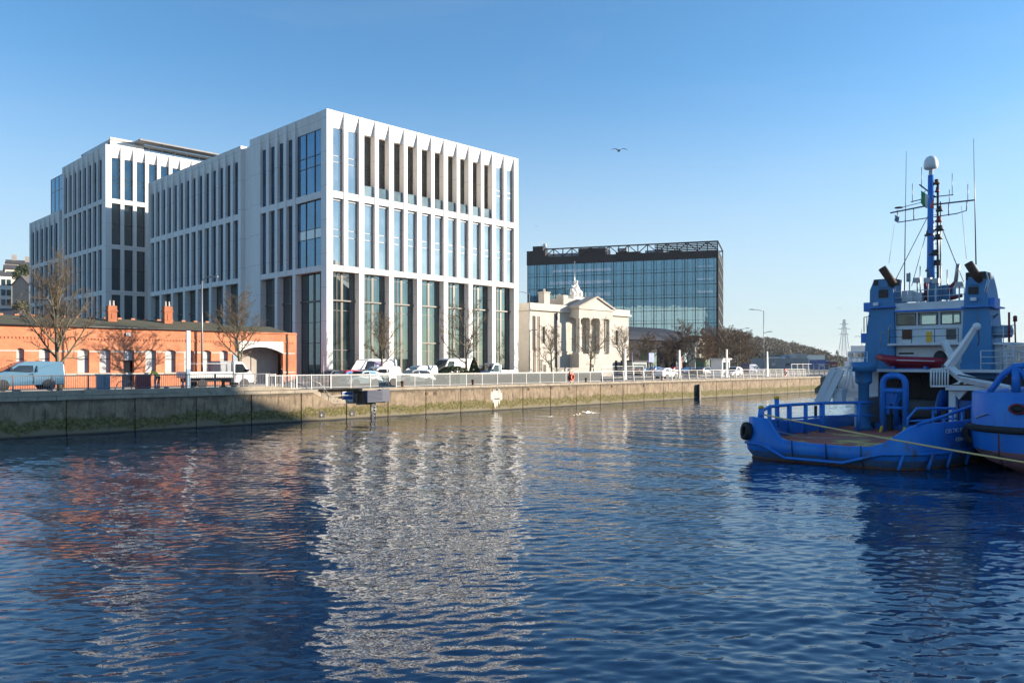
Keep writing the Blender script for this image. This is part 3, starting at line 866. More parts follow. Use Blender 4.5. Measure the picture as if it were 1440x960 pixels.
for a, b_ in spans:
    o2.box(a, b_, -.03, -.003, 3.0, 3.13)
    o2.box(a, b_, -.05, -.003, 1.14, 1.26)
for a, b_ in ops: o2.box(a-.03, b_+.03, -.09, -.052, 1.16, 1.28)
o2.build('stone_band', 'stone', B3)
d = MB()
d.box(xl, ur-.2, -.05, -.003, 4.16, 4.24); 
x = xl
while x < ur-.4: d.box(x, x+.12, -.045, -.003, 4.02, 4.157); x += .26
d.box(xl, ur, -.10, -.003, HB-.14, HB-.03)
d.build('cornice', 'red_brick', B3)
for a, b_ in ops:
    if a < door < b_:
        mb = MB(); mb.box(a, b_, .30, .36, 2.35, 3.4); mb.build('window_shutter', 'shutter_grey', B3)
        mb = MB(); mb.box(a, b_, .9, .98, 0, 2.34); mb.box(a+.1,b_-.1,.86,.897,.2,1.0); mb.build('door', 'stone_dark', B3)
    else:
        mb = MB(); mb.box(a, b_, .24, .30, sill, 3.4)
        s_ = mb.build('window_shutter', 'shutter_grey', B3)
        mb = MB(); mb.box(a, b_, .22, .237, 2.42, 2.47); mb.build('shutter_rail', 'dark_frame', s_)
mat('roof_tile', (.10,.095,.06), (.06,.065,.035), scale=1.2, rough=.95, bump=.5, bscale=16, c3=(.14,.07,.05), s3=1.5, l3=.55, h3=.7)
mb = MB()
mb.prism([(-.25,HB-.03),(-.25,HB+.06),(4.3,HB+.95),(8.9,HB+.06),(8.9,HB-.03)], xl-.2, au0-.2, 'x')
mb.prism([(.5,HB-.05),(.5,HB+.02),(4.3,HB+.75),(8.7,HB+.0),(8.7,HB-.05)], au0-.19, ur-.5, 'x')
rf = mb.build('roof', 'roof_tile', B3)
mb = MB()
x = xl
while x < au0-.6:
    mb.box(x, x+.32, 4.18, 4.42, HB+.9, HB+1.06); x += 1.15
mb.build('ridge_tile', 'red_brick', rf)
mb = MB(); mb.tube([(xl,-.27,HB-.02),(au0-.2,-.27,HB-.02)], .06, 8)
for px in (276,404):
    x = at_v(px,71)[0]; mb.tube([(x,-.1,HB-.1),(x,-.09,HB-.5),(x,-.08,0.1)], .05, 8)
mb.build('gutter', 'dark_frame', B3)
for i, px in enumerate((156.5, 235)):
    uu, t = at_v(px, 74.0)
    zb = HB+.6; ztop = zz(430 if i == 0 else 431, t)-G
    mb = MB(); x = uu
    mb.box(x-.36,x+.36,2.65,3.35,zb,ztop-.5); mb.box(x-.42,x+.42,2.59,3.41,ztop-.5,ztop-.38); mb.box(x-.36,x+.36,2.65,3.35,ztop-.38,ztop)
    mb.box(x-.42,x+.42,2.59,3.41,zb-.25,zb); mb.box(x-.1,x+.1,2.62,2.648,zb+.3,ztop-.7)
    ch = mb.build('chimney', 'chimney_brick', rf)
    mb = MB()
    for dx in (-.15,.17): mb.lathe([(.10,ztop),(.09,ztop+.12),(.075,ztop+.42),(.10,ztop+.46)], 10, (x+dx,3.0,0))
    mb.build('chimney_pot', 'stone', ch)
mb = MB(); x = at_v(180,71)[0]; mb.box(x-.18,x+.18,-.12,-.004,4.42,4.68); mb.build('alarm_box', 'white_paint', B3)
x = at_v(330.5,71)[0]
mb = MB(); mb.box(x-.22,x+.16,-.06,-.004,2.1,2.9); mb.build('wall_plaque', 'cabinet_blue', B3)

# ---------------- pale stone neoclassical hall
VC = 82.0
uc0 = at_v(745,VC)[0]; uc1 = at_v(884,VC)[0]; tc0 = at_v(745,VC)[1]
B4 = thing('stone_hall', 'pale stone neoclassical hall with pedimented portico and rooftop sculpture', 'public building', uc0, VC, G)
LW = uc1-uc0; HS = 11.2
def U(px, v=VC): return at_v(px, v)[0]-uc0
wall = MB()
wo = [(U(762.5),U(766.5)),(U(865),U(869.5))]
x = 0
for a, b_ in wo:
    wall.box(x, a, 0, .5, 3.8, HS-1.1); wall.box(a, b_, 0, .5, 3.8, 5.2); wall.box(a, b_, 0, .5, 7.7, HS-1.1); x = b_
wall.box(x, LW, 0, .5, 3.8, HS-1.1)
wall.box(0, LW, -.06, .5, 0, 3.795)
wall.box(.0,.5,.5,14,0,HS-1.1); wall.box(LW-.5,LW,.5,14,0,HS-1.1); wall.box(.5,LW-.5,13.5,14,0,HS-1.1)
for k in range(1,6): wall.box(-.01, LW+.01, -.075, -.062, .6*k+.04, .6*k+.58)
wall.box(-.02,LW+.02,-.12,-.001,3.8,4.0)
for p in (U(752), U(757)): wall.box(p-.3,p+.3,-.16,-.001,4.0,9.3)
for p in (U(852), U(856)): wall.box(p-.3,p+.3,-.16,-.001,4.0,9.3)
wall.build('wall', 'stone', B4)
mb = MB()
mb.box(-.25,LW+.25,-.45,.6,HS-1.1,HS-.78); mb.box(-.1,LW+.1,-.2,.55,HS-.779,HS); mb.box(-.25,.25,.6,14.2,HS-1.1,HS-.78); mb.box(-.1,.3,.55,14.1,HS-.779,HS)
mb.box(LW-.3,LW+.25,.6,14.2,HS-1.1,HS-.78)
mb.build('cornice', 'pale_trim', B4)
mb = MB(); mb.box(.4,LW-.4,.6,13.6,HS-.5,HS-.3); mb.build('roof', 'slate', B4)
pc = (U(798)+U(850))/2; pl, pr = U(800.5), U(847.5)
po = MB()
po.box(pl, pr, -2.0, -.08, 0, 3.6)                  # rusticated base
for k in range(1,6): po.box(pl-.02, pr+.02, -2.02, -.079, .6*k+.05, .6*k+.57)
B4P = po.build('portico_base', 'stone', B4); po = MB()
po.box(pl-.05, pr+.05, -2.05, -.002, 9.3, 10.6)     # entablature
po.box(pl-.2, pr+.2, -2.25, -.003, 10.601, 10.85)
po.build('entablature', 'stone', B4)
mb = MB()
mb.prism([(pl-.25,10.86),(pr+.25,10.86),(pc,12.55)], -2.1, -.1, 'y')
ped = mb.build('pediment', 'stone', B4)
mb = MB()
for a, b_ in (((pl-.45,10.9),(pc,12.72)),((pr+.45,10.9),(pc,12.72))):
    mb.bar((a[0],-1.2,a[1]),(b_[0],-1.2,b_[1]),2.3,.28)
mb.build('raking_cornice', 'stone_dark', ped)
for k in range(4):
    x = pl+.45+(pr-pl-.9)*k/3
    mb = MB(); mb.box(x-.5,x+.5,-2.0,-1.02,3.61,3.8)
    mb.lathe([(.46,3.8),(.46,3.9),(.40,3.98),(.41,5.5),(.34,8.8),(.36,8.85),(.48,9.15)], 16, (x,-1.5,0)); mb.box(x-.5,x+.5,-2.0,-1.02,9.15,9.298)
    mb.build('column', 'pale_trim', B4)
mb = MB()
mb.box(U(797), U(851), .8, 5, HS, HS+1.25); mb.box(U(796.5), U(803), .6, 2.2, HS, HS+1.7); mb.box(U(844), U(852), .6, 2.2, HS, HS+1.7)
mb.build('attic', 'stone', B4)
for px0, px1, hc in ((776,784,1.9),(846,849.5,1.2)):
    mb = MB(); mb.box(U(px0),U(px1),1.6,2.8,HS-.2,HS+hc); mb.box(U(px0)-.1,U(px1)+.1,1.5,2.9,HS+hc+.001,HS+hc+.18)
    mb.lathe([(.2,HS+hc+.18),(.16,HS+hc+.7)],8,((U(px0)+U(px1))/2,2.2,0)); mb.build('chimney', 'stone', B4)
# sculpture: seated figure with shield and beasts, on its plinth
sx = U(822.5)
mb = MB(); rs = random.Random(5)
mb.box(sx-1.3,sx+1.4,1.2,2.6,HS+1.25,HS+1.7)
mb.ball((sx-.1,1.9,HS+2.5),(.75,.6,.9),10,7,jit=.12,rnd=rs); mb.ball((sx+.1,1.9,HS+3.4),(.42,.36,.6),10,6,jit=.1,rnd=rs)
mb.ball((sx+.15,1.85,HS+4.2),(.23,.25,.3),10,6,jit=.05,rnd=rs)
mb.tube([(sx-.2,1.9,HS+3.6),(sx-.8,1.8,HS+3.3),(sx-1.2,1.75,HS+3.5)],[.16,.13,.1],8)
mb.tube([(sx+.4,1.9,HS+3.6),(sx+.8,1.85,HS+3.0),(sx+.75,1.8,HS+2.5)],[.16,.14,.1],8)
mb.ball((sx+.85,1.8,HS+2.3),(.5,.5,.65),9,6,jit=.12,rnd=rs); mb.ball((sx-.9,1.8,HS+2.2),(.5,.5,.5),9,6,jit=.12,rnd=rs)
mb.ball((sx-1.25,1.7,HS+2.75),(.28,.3,.3),8,6,jit=.1,rnd=rs)
mb.build('sculpture', 'white_render', B4)
fx = U(828)
mb = MB(); mb.tube([(fx,3.0,HS+1.2),(fx,3.0,HS+7.6)],[.09,.05],8); mb.ball((fx,3,HS+7.65),.09,8,6); mb.build('flagpole', 'steel', B4)
for a, b_ in wo:
    mb = MB(); mb.box(a,b_,.3,.36,5.2,7.7); wn = mb.build('window', 'ground_glass', B4)
    mb = MB(); c = (a+b_)/2; mb.box(c-.03,c+.03,.26,.297,5.2,7.7)
    for z in (5.8,6.45,7.1): mb.box(a,b_,.265,.296,z-.025,z+.025)
    mb.box(a-.12,a-.002,-.04,.02,5.1,7.8); mb.box(b_+.002,b_+.12,-.04,.02,5.1,7.8)
    mb.build('window_frame', 'pale_trim', wn)
for px in (760,772,866,874):
    a = U(px); mb = MB(); mb.box(a-.35,a+.35,-.075,-.064,.9,2.6); mb.build('lower_window', 'ground_glass', B4)
for k in range(3):
    a = pl+.45+(pr-pl-.9)*(k+.5)/3
    mb = MB(); mb.box(a-.5,a+.5,-.05,-.002,4.1,8.4); wn = mb.build('doorway', 'stone_dark', B4)
    mb = MB(); mb.box(a-.32,a+.32,-.07,-.052,4.2,6.6); mb.build('window', 'ground_glass', wn)
mb = MB(); x = U(783)
mb.box(x-.28,x+.28,-.35,-.17,.2,HS-1.3); mb.build('drainpipe', 'dark_frame', B4)
mb = MB(); x = U(751); mb.box(x-.06,x+.06,-.26,-.17,.2,HS-2); mb.box(U(757)-.04,U(757)+.04,-.26,-.17,.2,HS-2); mb.build('drainpipe', 'rust', B4)
# boundary wall with railing before the hall
bw = thing('boundary_wall', 'low stone boundary wall in front of the pale stone hall', 'wall', uc0-1, VC-4.2, G)
mb = MB(); mb.box(0,11,-.2,.2,0,1.3); mb.box(-.1,11.1,-.28,.28,1.301,1.45); mb.box(-.3,.3,-.3,.3,0,1.9); mb.box(10.7,11.3,-.3,.3,0,1.9)
mb.build('stones', 'stone', bw)

# ---------------- dark glass office
be = R(18.5); ex, ey = math.cos(be), -math.sin(be)
Pr = Vector((63.7,246)); t = 246.0
LD = 62.0
Pl = Pr - LD*Vector((ex,ey))
HG = zz(338, 246)-G
B5 = thingw('glass_office', 'dark glass office block with black rooftop trusses beyond the stone hall', 'office building', (Pl.x, Pl.y, G), -be)
D5 = 24.0
mb = MB(); z0g = zz(472,246)-G; z1g = zz(362,246)-G
mb.box(.4, LD-.6, .5, D5-.3, z0g-6, z1g-.2)
mb.build('core', 'charcoal_panel', B5)
nf = 6; fh = (z1g-z0g)/nf
for k in range(nf):
    za = z0g+fh*k
    mb = MB(); mb.box(.3, LD-.5, .2, .3, za+.02, za+fh-.02); mb.build('window_band', 'curtain_glass', B5)
mb = MB()
for k in range(nf+1):
    za = z0g+fh*k; mb.box(.28, LD-.48, .10, .198, za-.10, za+.05)
for i in range(20):
    x = .3+(LD-.8)*i/19; mb.box(x-.11, x+.11, .04, .199, z0g-.1, z1g)
for i in range(38):
    x = .3+(LD-.8)*(i+.5)/38; mb.box(x-.045, x+.045, .12, .1985, z0g, z1g)
for k in range(nf): mb.box(.3, LD-.5, .125, .1975, z0g+fh*k+.95, z0g+fh*k+1.02)
mb.build('mullion_grid', 'black_steel', B5)
mat('blind_white', (.75,.85,.9), (.6,.72,.78), scale=.6, rough=.4)
rs = random.Random(11)
for k, x0, x1, hh in ((5,9,28.5,.75),(4,8,28.5,1.0),(3,21,28.5,1.1),(5,55.5,60.5,.3),(4,55.5,60.5,.55),(3,55.5,60.5,.8)):
    x = x0; mb = MB()
    while x < x1:
        wd = min(rs.choice((1.5,3.1,4.6)), x1-x)
        mb.box(x+.05, x+wd-.08, .15, .188, z0g+fh*k+1.3, z0g+fh*k+1.3+hh); x += wd
    mb.build('blind', 'blind_white', B5)
zt0 = z1g
mb = MB()
mb.box(0, LD, .0, .45, zt0, zt0+2.4); mb.box(LD-.45, LD, .45, D5, zt0, zt0+2.4); mb.box(0,.45,.45,D5,zt0,zt0+2.4); mb.box(.45,LD-.45,D5-.45,D5,zt0,zt0+2.4)
mb.box(0, 6.0, .01, D5-.01, zt0+2.4, HG-.6)          # solid plant tower left
mb.box(1.5, 5.0, 2, 8, HG-.6, HG+1.2)
mb.build('parapet', 'charcoal_panel', B5)
mb = MB()
zb, zt_ = zt0+2.45, HG
for yy in (.15, D5-.4):
    mb.box(6.0, LD, yy, yy+.3, zt_-.4, zt_)
    for i in range(19):
        x = 6.2+(LD-6.4)*i/18; mb.box(x-.15, x+.15, yy+.03, yy+.27, zb, zt_-.4)
    for i in range(9):
        xa = 6.2+(LD-6.4)*2*i/18; xm = xa+(LD-6.4)/18; xb = xm+(LD-6.4)/18
        mb.bar((xa,yy+.15,zb),(xm,yy+.15,zt_-.2),.2,.26); mb.bar((xb,yy+.16,zb),(xm,yy+.16,zt_-.2),.2,.26)
for k in range(6): mb.box(42, LD-.5, 3.0, 3.3, zb+.55*k, zb+.55*k+.34)
mb.box(LD-.3, LD, .45, D5-.4, zt_-.4, zt_)
mb.build('roof_truss', 'black_steel', B5)
for q_ in ((17.5,26.5,.6,9,zt0+2,HG-.45),(29,37,5,11,zt0+2,HG-1.6),(46,50,6,12,zt0+2,HG-1.5)):
    mb = MB(); mb.box(*q_); mb.build('plant_room', 'charcoal_panel', B5)
mb = MB(); mb.box(7,16,4,9,zt0+2,zt0+4.0); mb.box(38,44,9,13,zt0+2,zt0+4.4); mb.box(30,33,3,5,HG-1.6,HG-.6)
mb.build('plant_unit', 'shed_grey', B5)
mb = MB()
mb.box(LD-.5, LD-.02, .45, D5, z0g-6, zt0)
mb.build('side_wall', 'side_black', B5)
mb = MB()
for k in range(7):
    z = z0g+fh*k
    mb.bar((LD+.02,1.0,z+.9),(LD+.02,D5-1,z-1.2),.08,.18)
mb.build('side_stripe', 'shed_grey', B5)
mb = MB()
for x in (3,4.2,5.1,6.5): mb.tube([(x,4,HG+.5),(x,4,HG+rs.uniform(2.2,3.2))],.06,6)
for x in (4.6,): mb.box(x,x+1.0,3.6,4.4,HG+1.2,HG+2.2)
mb.build('aerial', 'white_paint', B5)
mb = MB(); mb.box(.5, LD-.5, 1.5, D5-.5, 0, z0g-5.99); mb.build('ground_storey', 'charcoal_panel', B5)

# ---------------- slate roofed hall
vs_ = 104.0; ua = at_v(880,vs_)[0]; ub = at_v(968,vs_)[0]; ts = at_v(900,vs_)[1]
B6 = thing('slate_hall', 'low grey stone market hall with dark hipped slate roof behind bare trees', 'hall', ua-8, vs_, G)
LH = ub-ua+8+4
he = zz(478, ts)-G; hr_ = zz(457, ts)-G
mb = MB(); mb.box(0, LH, 0, 20, 0, he); mb.build('wall', 'shaded_stone', B6)
mb = MB()
prof = [(0,he),(.12,he+.9),(.30,he+1.9),(.55,hr_-.7),(.8,hr_-.2),(1,hr_)]
rings = []
for f_, z in prof:
    i = f_*6.5
    rings.append([(-.5+i*1.3,-.5+i,z),(LH+.5-i*1.3,-.5+i,z),(LH+.5-i*1.3,20.5-i,z),(-.5+i*1.3,20.5-i,z)])
vsx = [p for r_ in rings for p in r_]
fs = [(4*a+k,4*a+(k+1)%4,4*a+4+(k+1)%4,4*a+4+k) for a in range(len(rings)-1) for k in range(4)] + [(len(vsx)-4,len(vsx)-3,len(vsx)-2,len(vsx)-1)]
mb.add(vsx, fs); mb.build('roof', 'slate', B6)
xa, xb = at_v(944-2,vs_)[0]-ua+8, at_v(984,vs_)[0]-ua+8
mb = MB(); mb.box(xa,xb,-1.6,-.003,0,4.6); mb.build('entrance_bay', 'ground_glass', B6)
mb = MB(); mb.box(xa-.3,xb+.3,-2.0,.0,4.605,5.1)
for i in range(6): x = xa+(xb-xa)*i/5; mb.box(x-.1,x+.1,-1.7,-1.61,0,4.6)
mb.build('entrance_frame', 'black_steel', B6)
mb = MB(); mb.box(xa+1,xb-1,-1.66,-1.62,2.6,4.2); mb.build('entrance_sign', 'pale_trim', B6)
# cream gable building right of it
uy, ty = at_v(984,100)
B7 = thing('cream_house', 'cream gabled building end beside the slate market hall', 'house', uy-2, 100, G)
hg = zz(474, ty)-G
mb = MB(); mb.prism([(0,0),(4.6,0),(4.6,hg-1.2),(2.3,hg),(0,hg-1.2)],0,9,'y'); mb.build('wall','cream_render',B7)
mb = MB(); mb.bar((-.2,4.5,hg-1.25),(2.3,4.5,hg+.1),9.3,.14); mb.bar((4.8,4.5,hg-1.25),(2.3,4.5,hg+.1),9.3,.14); mb.build('roof','slate',B7)
mb = MB(); mb.box(1.0,1.9,-.02,.05,3.5,5.2); mb.box(2.8,3.6,-.02,.05,3.5,5.2); mb.build('window','ground_glass',B7)
# ================================================================== trees
def bare_tree(seed, H, spread, fork=.3, limbs=11, upright=.75, tw='twig', fine=.005):
    """returns (trunk MB, branch MB): leader, limbs, branches, twigs"""
    r = random.Random(seed)
    T, B = MB(), MB()
    def path(p, d, L, n, wob, lift):
        pts = [Vector(p)]; d = Vector(d).normalized()
        for i in range(n):
            d = (d + Vector((r.uniform(-wob,wob), r.uniform(-wob,wob), r.uniform(-wob,wob)+lift))).normalized()
            pts.append(pts[-1] + d*L/n)
        return pts
    rt = .018*H+.035
    tp = path((0,0,0),(r.uniform(-.05,.05),r.uniform(-.05,.05),1), H*.82, 10, .05, .06)
    T.tube([Vector((0,0,-.1))]+tp, [rt*1.35,rt*1.1]+[rt*(1-.088*i) for i in range(1,11)], 9)
    def sub(pts, rad, lvl, L):
        n = {1: 9, 2: 7, 3: 7}[lvl]
        for i in range(n):
            f_ = r.uniform(.18, 1.0) if lvl > 1 else .15+.85*i/n
            x = f_*(len(pts)-1); k = min(int(x), len(pts)-2); p = pts[k].lerp(pts[k+1], x-k)
            d = (pts[k+1]-pts[k]).normalized()
            s = Vector((r.uniform(-1,1), r.uniform(-1,1), r.uniform(-.4,.6)))
            s = (s - d*s.dot(d)).normalized()
            nd = d*r.uniform(.45,.9) + s*r.uniform(.5,.9)
            l = L*r.uniform(.55,1.0)*(1.05-.45*f_)
            q = path(p, nd, l, 4 if lvl < 3 else 3, .14, .07)
            rr_ = rad*(1-.55*f_)*.62
            B.tube(q, [max(fine, rr_*(1-.8*j/(len(q)-1))) for j in range(len(q))], 5 if lvl == 1 else 3, cap=False)
            if lvl < 3: sub(q, rr_, lvl+1, l*.62)
    for i in range(limbs):
        f_ = fork + (1-fork)*(i/(limbs-1))**.85
        x = f_*10; k = min(int(x), 9); p = tp[k].lerp(tp[k+1], x-k)
        az = i*2.39996 + r.uniform(-.3,.3)
        el = upright*r.uniform(.75,1.2)*(.75+.5*f_)
        d = Vector((math.cos(az), math.sin(az), math.tan(min(1.35,el))))
        L = spread*r.uniform(.85,1.15)*(1.15-.55*f_)*(1+.25*math.sin(el))
        q = path(p, d, L, 6, .1, .08)
        rad = rt*(1-.75*f_)*.62
        T.tube(q, [max(.012, rad*(1-.82*j/6)) for j in range(7)], 6, cap=False)
        sub(q, rad, 1, L*.48)
    return T, B
TREES = {}
def tree(kind, label, px, v, hpx, group, rot=0.0, name='bare_tree', base=G):
    uu, t = at_v(px, v)
    Hh = zz(hpx, t)-base
    if kind not in TREES:
        seed, H, spread, fork, limbs, up, tw = KINDS_T[kind]
        T, B = bare_tree(seed, H, spread, fork, limbs, up, tw, .013 if tw == 'twig_brown' else .005)
        root = thing(name, label, 'tree', uu, v, base, group, QA+rot)
        T.build('trunk', 'bark', root, fixn=False); B.build('crown', tw, root, fixn=False)
        TREES[kind] = (root, H)
    else:
        root = dup(TREES[kind][0], W(uu, v, base), QA+rot, label, group)
    s = Hh/(TREES[kind][1]*1.02); root.scale = (s,s,s)
    return root
KINDS_T = {'vase': (3, 9.4, 4.1, .27, 19, .92, 'twig'), 'round': (8, 8.0, 3.5, .34, 16, .74, 'twig'),
           'slim': (12, 7.5, 3.0, .34, 13, .74, 'twig'), 'open': (21, 7.0, 3.5, .30, 10, .6, 'twig'),
           'brown': (33, 9.0, 3.9, .20, 17, .75, 'twig_brown'), 'brown_b': (37, 8.5, 3.8, .22, 16, .78, 'twig_brown')}
GT = 'bare street trees along the quay road'
tree('vase', 'tall vase-shaped bare tree before the red brick building beside blue van', 84, 63.5, 376, GT)
tree('round', 'bare rounded tree behind the flatbed lorry before the brick archway', 341, 65, 418, GT, .4)
tree('slim', 'slim bare tree in front of white vans below the white office block', 536, 68, 441, GT)
tree('open', 'lopsided bare tree beside green bush in front of the white office', 656, 66.5, 430, GT, 2.0)
tree('slim', 'bare young tree left of the stone portico', 776, 69, 458, GT, 2.6)
tree('open', 'bare forked tree directly before the stone portico columns', 830, 70, 452, GT, 4.0)
tree('slim', 'bare tree before the right end of the stone hall', 876, 72, 460, GT, 4.6)
GB = 'brown bare trees by the market hall'
bt = [('brown',910,88,470,'brown bare tree left of the market hall entrance'),('brown_b',942,84,478,'smaller brown bare tree before the market hall entrance'),
      ('brown',968,90,455,'tall brown bare tree right of the market hall entrance'),('brown_b',992,80,468,'brown bare tree before the cream gable'),
      ('brown',1012,86,462,'bushy brown bare tree below the corner of the dark glass office'),('brown_b',1036,78,468,'wide brown bare tree left of the tall double lamp'),
      ('brown',1052,90,466,'brown bare tree behind the tall double lamp'),('brown',1000,98,458,'brown bare tree behind the cream gable by dark glass office')]
for i, (k, px, v, hp, lb) in enumerate(bt): tree(k, lb, px, v, hp, GB, i*1.3)
# clipped evergreens
def bush(name, label, px, v, w_, h_, seed, conical):
    uu, t = at_v(px, v); r = random.Random(seed)
    root = thing(name, label, 'bush', uu, v, G)
    mb = MB()
    for i in range(1500):
        f_ = r.random()**.8; a = r.uniform(0, 6.283)
        rr_ = w_/2*((1-f_) if conical else math.sqrt(max(.02,1-(2*f_-.75)**2*.62)))*r.uniform(.72,1.03)+.04
        c = Vector((rr_*math.cos(a), rr_*math.sin(a), .25+f_*(h_-.25)))
        n_ = Vector((r.uniform(-1,1),r.uniform(-1,1),r.uniform(-.3,1))).normalized(); s = r.uniform(.05,.11)
        x = n_.orthogonal().normalized()*s; y = n_.cross(x).normalized()*s*1.4
        mb.add([c-x,c+y,c+x,c-y],[(0,1,2,3)])
    mb.build('foliage', 'leaf_bush', root, fixn=False)
    mb = MB(); mb.tube([(0,0,0),(0,0,h_*.7)],[.05,.02],6); mb.build('stem','bark',root)
    mb = MB(); mb.box(-w_*.45,w_*.45,-.4,.4,0,.45); mb.build('planter','green_paint',root)
bush('clipped_bush', 'low rounded green bush before the white delivery van', 638, 65.5, 3.6, 1.75, 4, False)
bush('clipped_bush', 'pointed green conical bush right of the white delivery van', 666.5, 65.5, 1.9, 2.7, 5, True)

# ================================================================== vehicles
def vehicle(name, label, cat, px, v, L, Wd, H, kind, paint, face=1, group=None, z=G-.03, deco=None):
    uu, t = at_v(px, v)
    root = thing(name, label, cat, uu, v, z, group, QA if face > 0 else QA+math.pi)
    h = L/2
    if kind == 'van':
        hood = h-.95 if H > 2.1 else h-.85
        prof = [(-h+.03,.36),(h-.08,.30),(h,.5),(h-.02,.8),(h-.14,1.05),(hood,1.22),(hood-.85,H-.16),(hood-1.25,H-.02),(hood-1.9,H),(-h+.18,H-.02),(-h+.04,H-.2),(-h,.9),(-h,.5)]
        belt = 1.2; ws = ((hood-.02,1.25),(hood-.82,H-.2)); tap = .10
        side = [[(hood-.38,1.25),(hood-.92,H-.28),(hood-1.75,H-.28),(hood-1.75,1.2)]]
        if L < 4.6: side.append([(hood-1.9,1.2),(hood-1.9,H-.3),(hood-2.0,H-.3),(hood-2.0,1.2)])
    elif kind == 'cab':
        prof = [(h-1.75,.42),(h-.08,.36),(h,.55),(h-.02,.95),(h-.28,1.25),(h-.92,H-.08),(h-1.15,H),(h-1.7,H),(h-1.75,H-.08)]
        belt = 1.2; ws = ((h-.29,1.28),(h-.90,H-.12)); tap = .08
        side = [[(h-.55,1.25),(h-.98,H-.2),(h-1.6,H-.2),(h-1.6,1.2)]]
    elif kind == 'hatch':
        prof = [(-h+.05,.34),(h-.1,.26),(h,.45),(h-.03,.62),(h-.2,.78),(h-1.0,.96),(h-1.75,H-.06),(h-2.2,H),(-h+.75,H-.04),(-h+.3,H-.22),(-h+.05,1.0),(-h,.75),(-h,.5)]
        belt = .95; ws = ((h-1.02,.98),(h-1.73,H-.09)); tap = .2
        side = [[(h-1.3,.98),(h-1.85,H-.14),(h-2.35,H-.10),(h-2.35,.98)],[(h-2.43,.98),(h-2.43,H-.10),(-h+.85,H-.14),(-h+.5,1.0)]]
    else:
        prof = [(-h+.05,.34),(h-.1,.26),(h,.45),(h-.03,.6),(h-.2,.74),(h-1.15,.93),(h-1.95,H-.05),(h-2.45,H),(-h+1.5,H-.05),(-h+.75,1.02),(-h+.05,.98),(-h,.75),(-h,.5)]
        belt = .95; ws = ((h-1.17,.95),(h-1.93,H-.08)); tap = .2
        side = [[(h-1.45,.97),(h-2.05,H-.13),(h-2.55,H-.09),(h-2.55,.97)],[(h-2.63,.97),(h-2.63,H-.09),(-h+1.55,H-.13),(-h+1.0,.99)]]
    hw = lambda zc: Wd/2 - (0 if zc < belt else tap*(zc-belt)/(H-belt)) - (.05 if zc < .4 else 0)
    mb = MB(); n = len(prof)
    vsx = [(x, -hw(zc), zc) for x, zc in prof] + [(x, hw(zc), zc) for x, zc in prof]
    mb.add(vsx, [(i, (i+1)%n, n+(i+1)%n, n+i) for i in range(n)])
    bm = bmesh.new()
    for sgn in (0, 1):
        mb.f.append([sgn*n+i for i in range(n)]); mb.mi.append(0); mb.sm.append(False)
    mb.build('body', paint, root, bevel=.05)
    mb = MB(); (xa,za),(xb,zb) = ws; o_ = .025
    mb.add([(xa+o_,-hw(za)+.1,za+o_),(xa+o_,hw(za)-.1,za+o_),(xb+o_,hw(zb)-.1,zb+o_),(xb+o_,-hw(zb)+.1,zb+o_)],[(0,1,2,3)])
    mb.build('windscreen', 'car_glass', root)
    for poly in side:
        for sg in (-1, 1):
            mb = MB(); mb.add([(x, sg*(hw(zc)+.012), zc) for x, zc in poly], [tuple(range(len(poly)))]); mb.build('side_window', 'car_glass', root)
    rw = .33 if H < 2.2 else .36
    axles = [h-.85, -h+(.95 if kind != 'cab' else 1.25)]
    for x in axles:
        for sg in (-1,1):
            mb = MB(); mb.lathe([(rw*.62,-.1),(rw*.95,-.11),(rw,-.06),(rw,.06),(rw*.95,.11),(rw*.62,.1)], 20, (x, sg*(Wd/2-.13), rw), 'y')
            wl = mb.build('wheel', 'rubber', root)
            mb = MB(); mb.lathe([(.02,-.09),(rw*.6,-.1),(rw*.62,-.05),(rw*.62,.05),(rw*.6,.1),(.02,.09)], 14, (x, sg*(Wd/2-.13), rw), 'y')
            mb.build('rim', 'steel', wl)
            mb = MB(); mb.lathe([(rw*1.16,-.012),(rw*1.16,.012)], 20, (x, sg*(Wd/2+.0), rw+.02), 'y'); mb.build('wheel_arch', 'black', root)
    for sg in (-1,1):
        mb = MB(); zl = .72 if H < 2.2 else .85
        mb.box(h-.16, h+.012, sg*(Wd/2-.36)-.16, sg*(Wd/2-.36)+.16, zl-.09, zl+.08); mb.build('headlight', 'white_paint', root)
        if kind != 'cab':
            mb = MB(); mb.box(-h-.015, -h+.1, sg*(Wd/2-.16)-.08, sg*(Wd/2-.16)+.08, .8, 1.15); mb.build('tail_light', 'red', root)
        mb = MB(); xm, zm = side[0][0][0]-.05, side[0][0][1]+.05; mb.box(xm-.08, xm+.06, sg*(Wd/2+.02), sg*(Wd/2+.2), zm, zm+.2); mb.build('wing_mirror', 'black', root)
    mb = MB(); mb.box(h-.1, h+.03, -Wd/2+.05, Wd/2-.05, .3, .52); mb.build('bumper', 'black' if kind in ('van','cab') else paint, root)
    mb = MB(); mb.box(h-.02, h+.02, -.42, .42, .62, .78); mb.build('grille', 'black', root)
    mb = MB(); mb.box(h+.031, h+.04, -.26, .26, .38, .49); mb.build('number_plate', 'white_paint', root)
    for poly in side[:1]:
        for sg in (-1, 1):
            xm_ = min(p_[0] for p_ in poly); mb = MB(); mb.box(xm_-.03, xm_-.02, sg*(Wd/2-.02), sg*(Wd/2+.006), .42, 1.15); mb.box(xm_+.02, xm_+.18, sg*(Wd/2), sg*(Wd/2+.03), belt-.15, belt-.11); mb.build('door_edge', 'black', root)
    if deco: deco(root, h, hw, H, Wd)
    return root
def paint(name, c, rough=.25): mat(name, c, tuple(x*.93 for x in c), scale=.8, rough=rough, spec=.6); return name
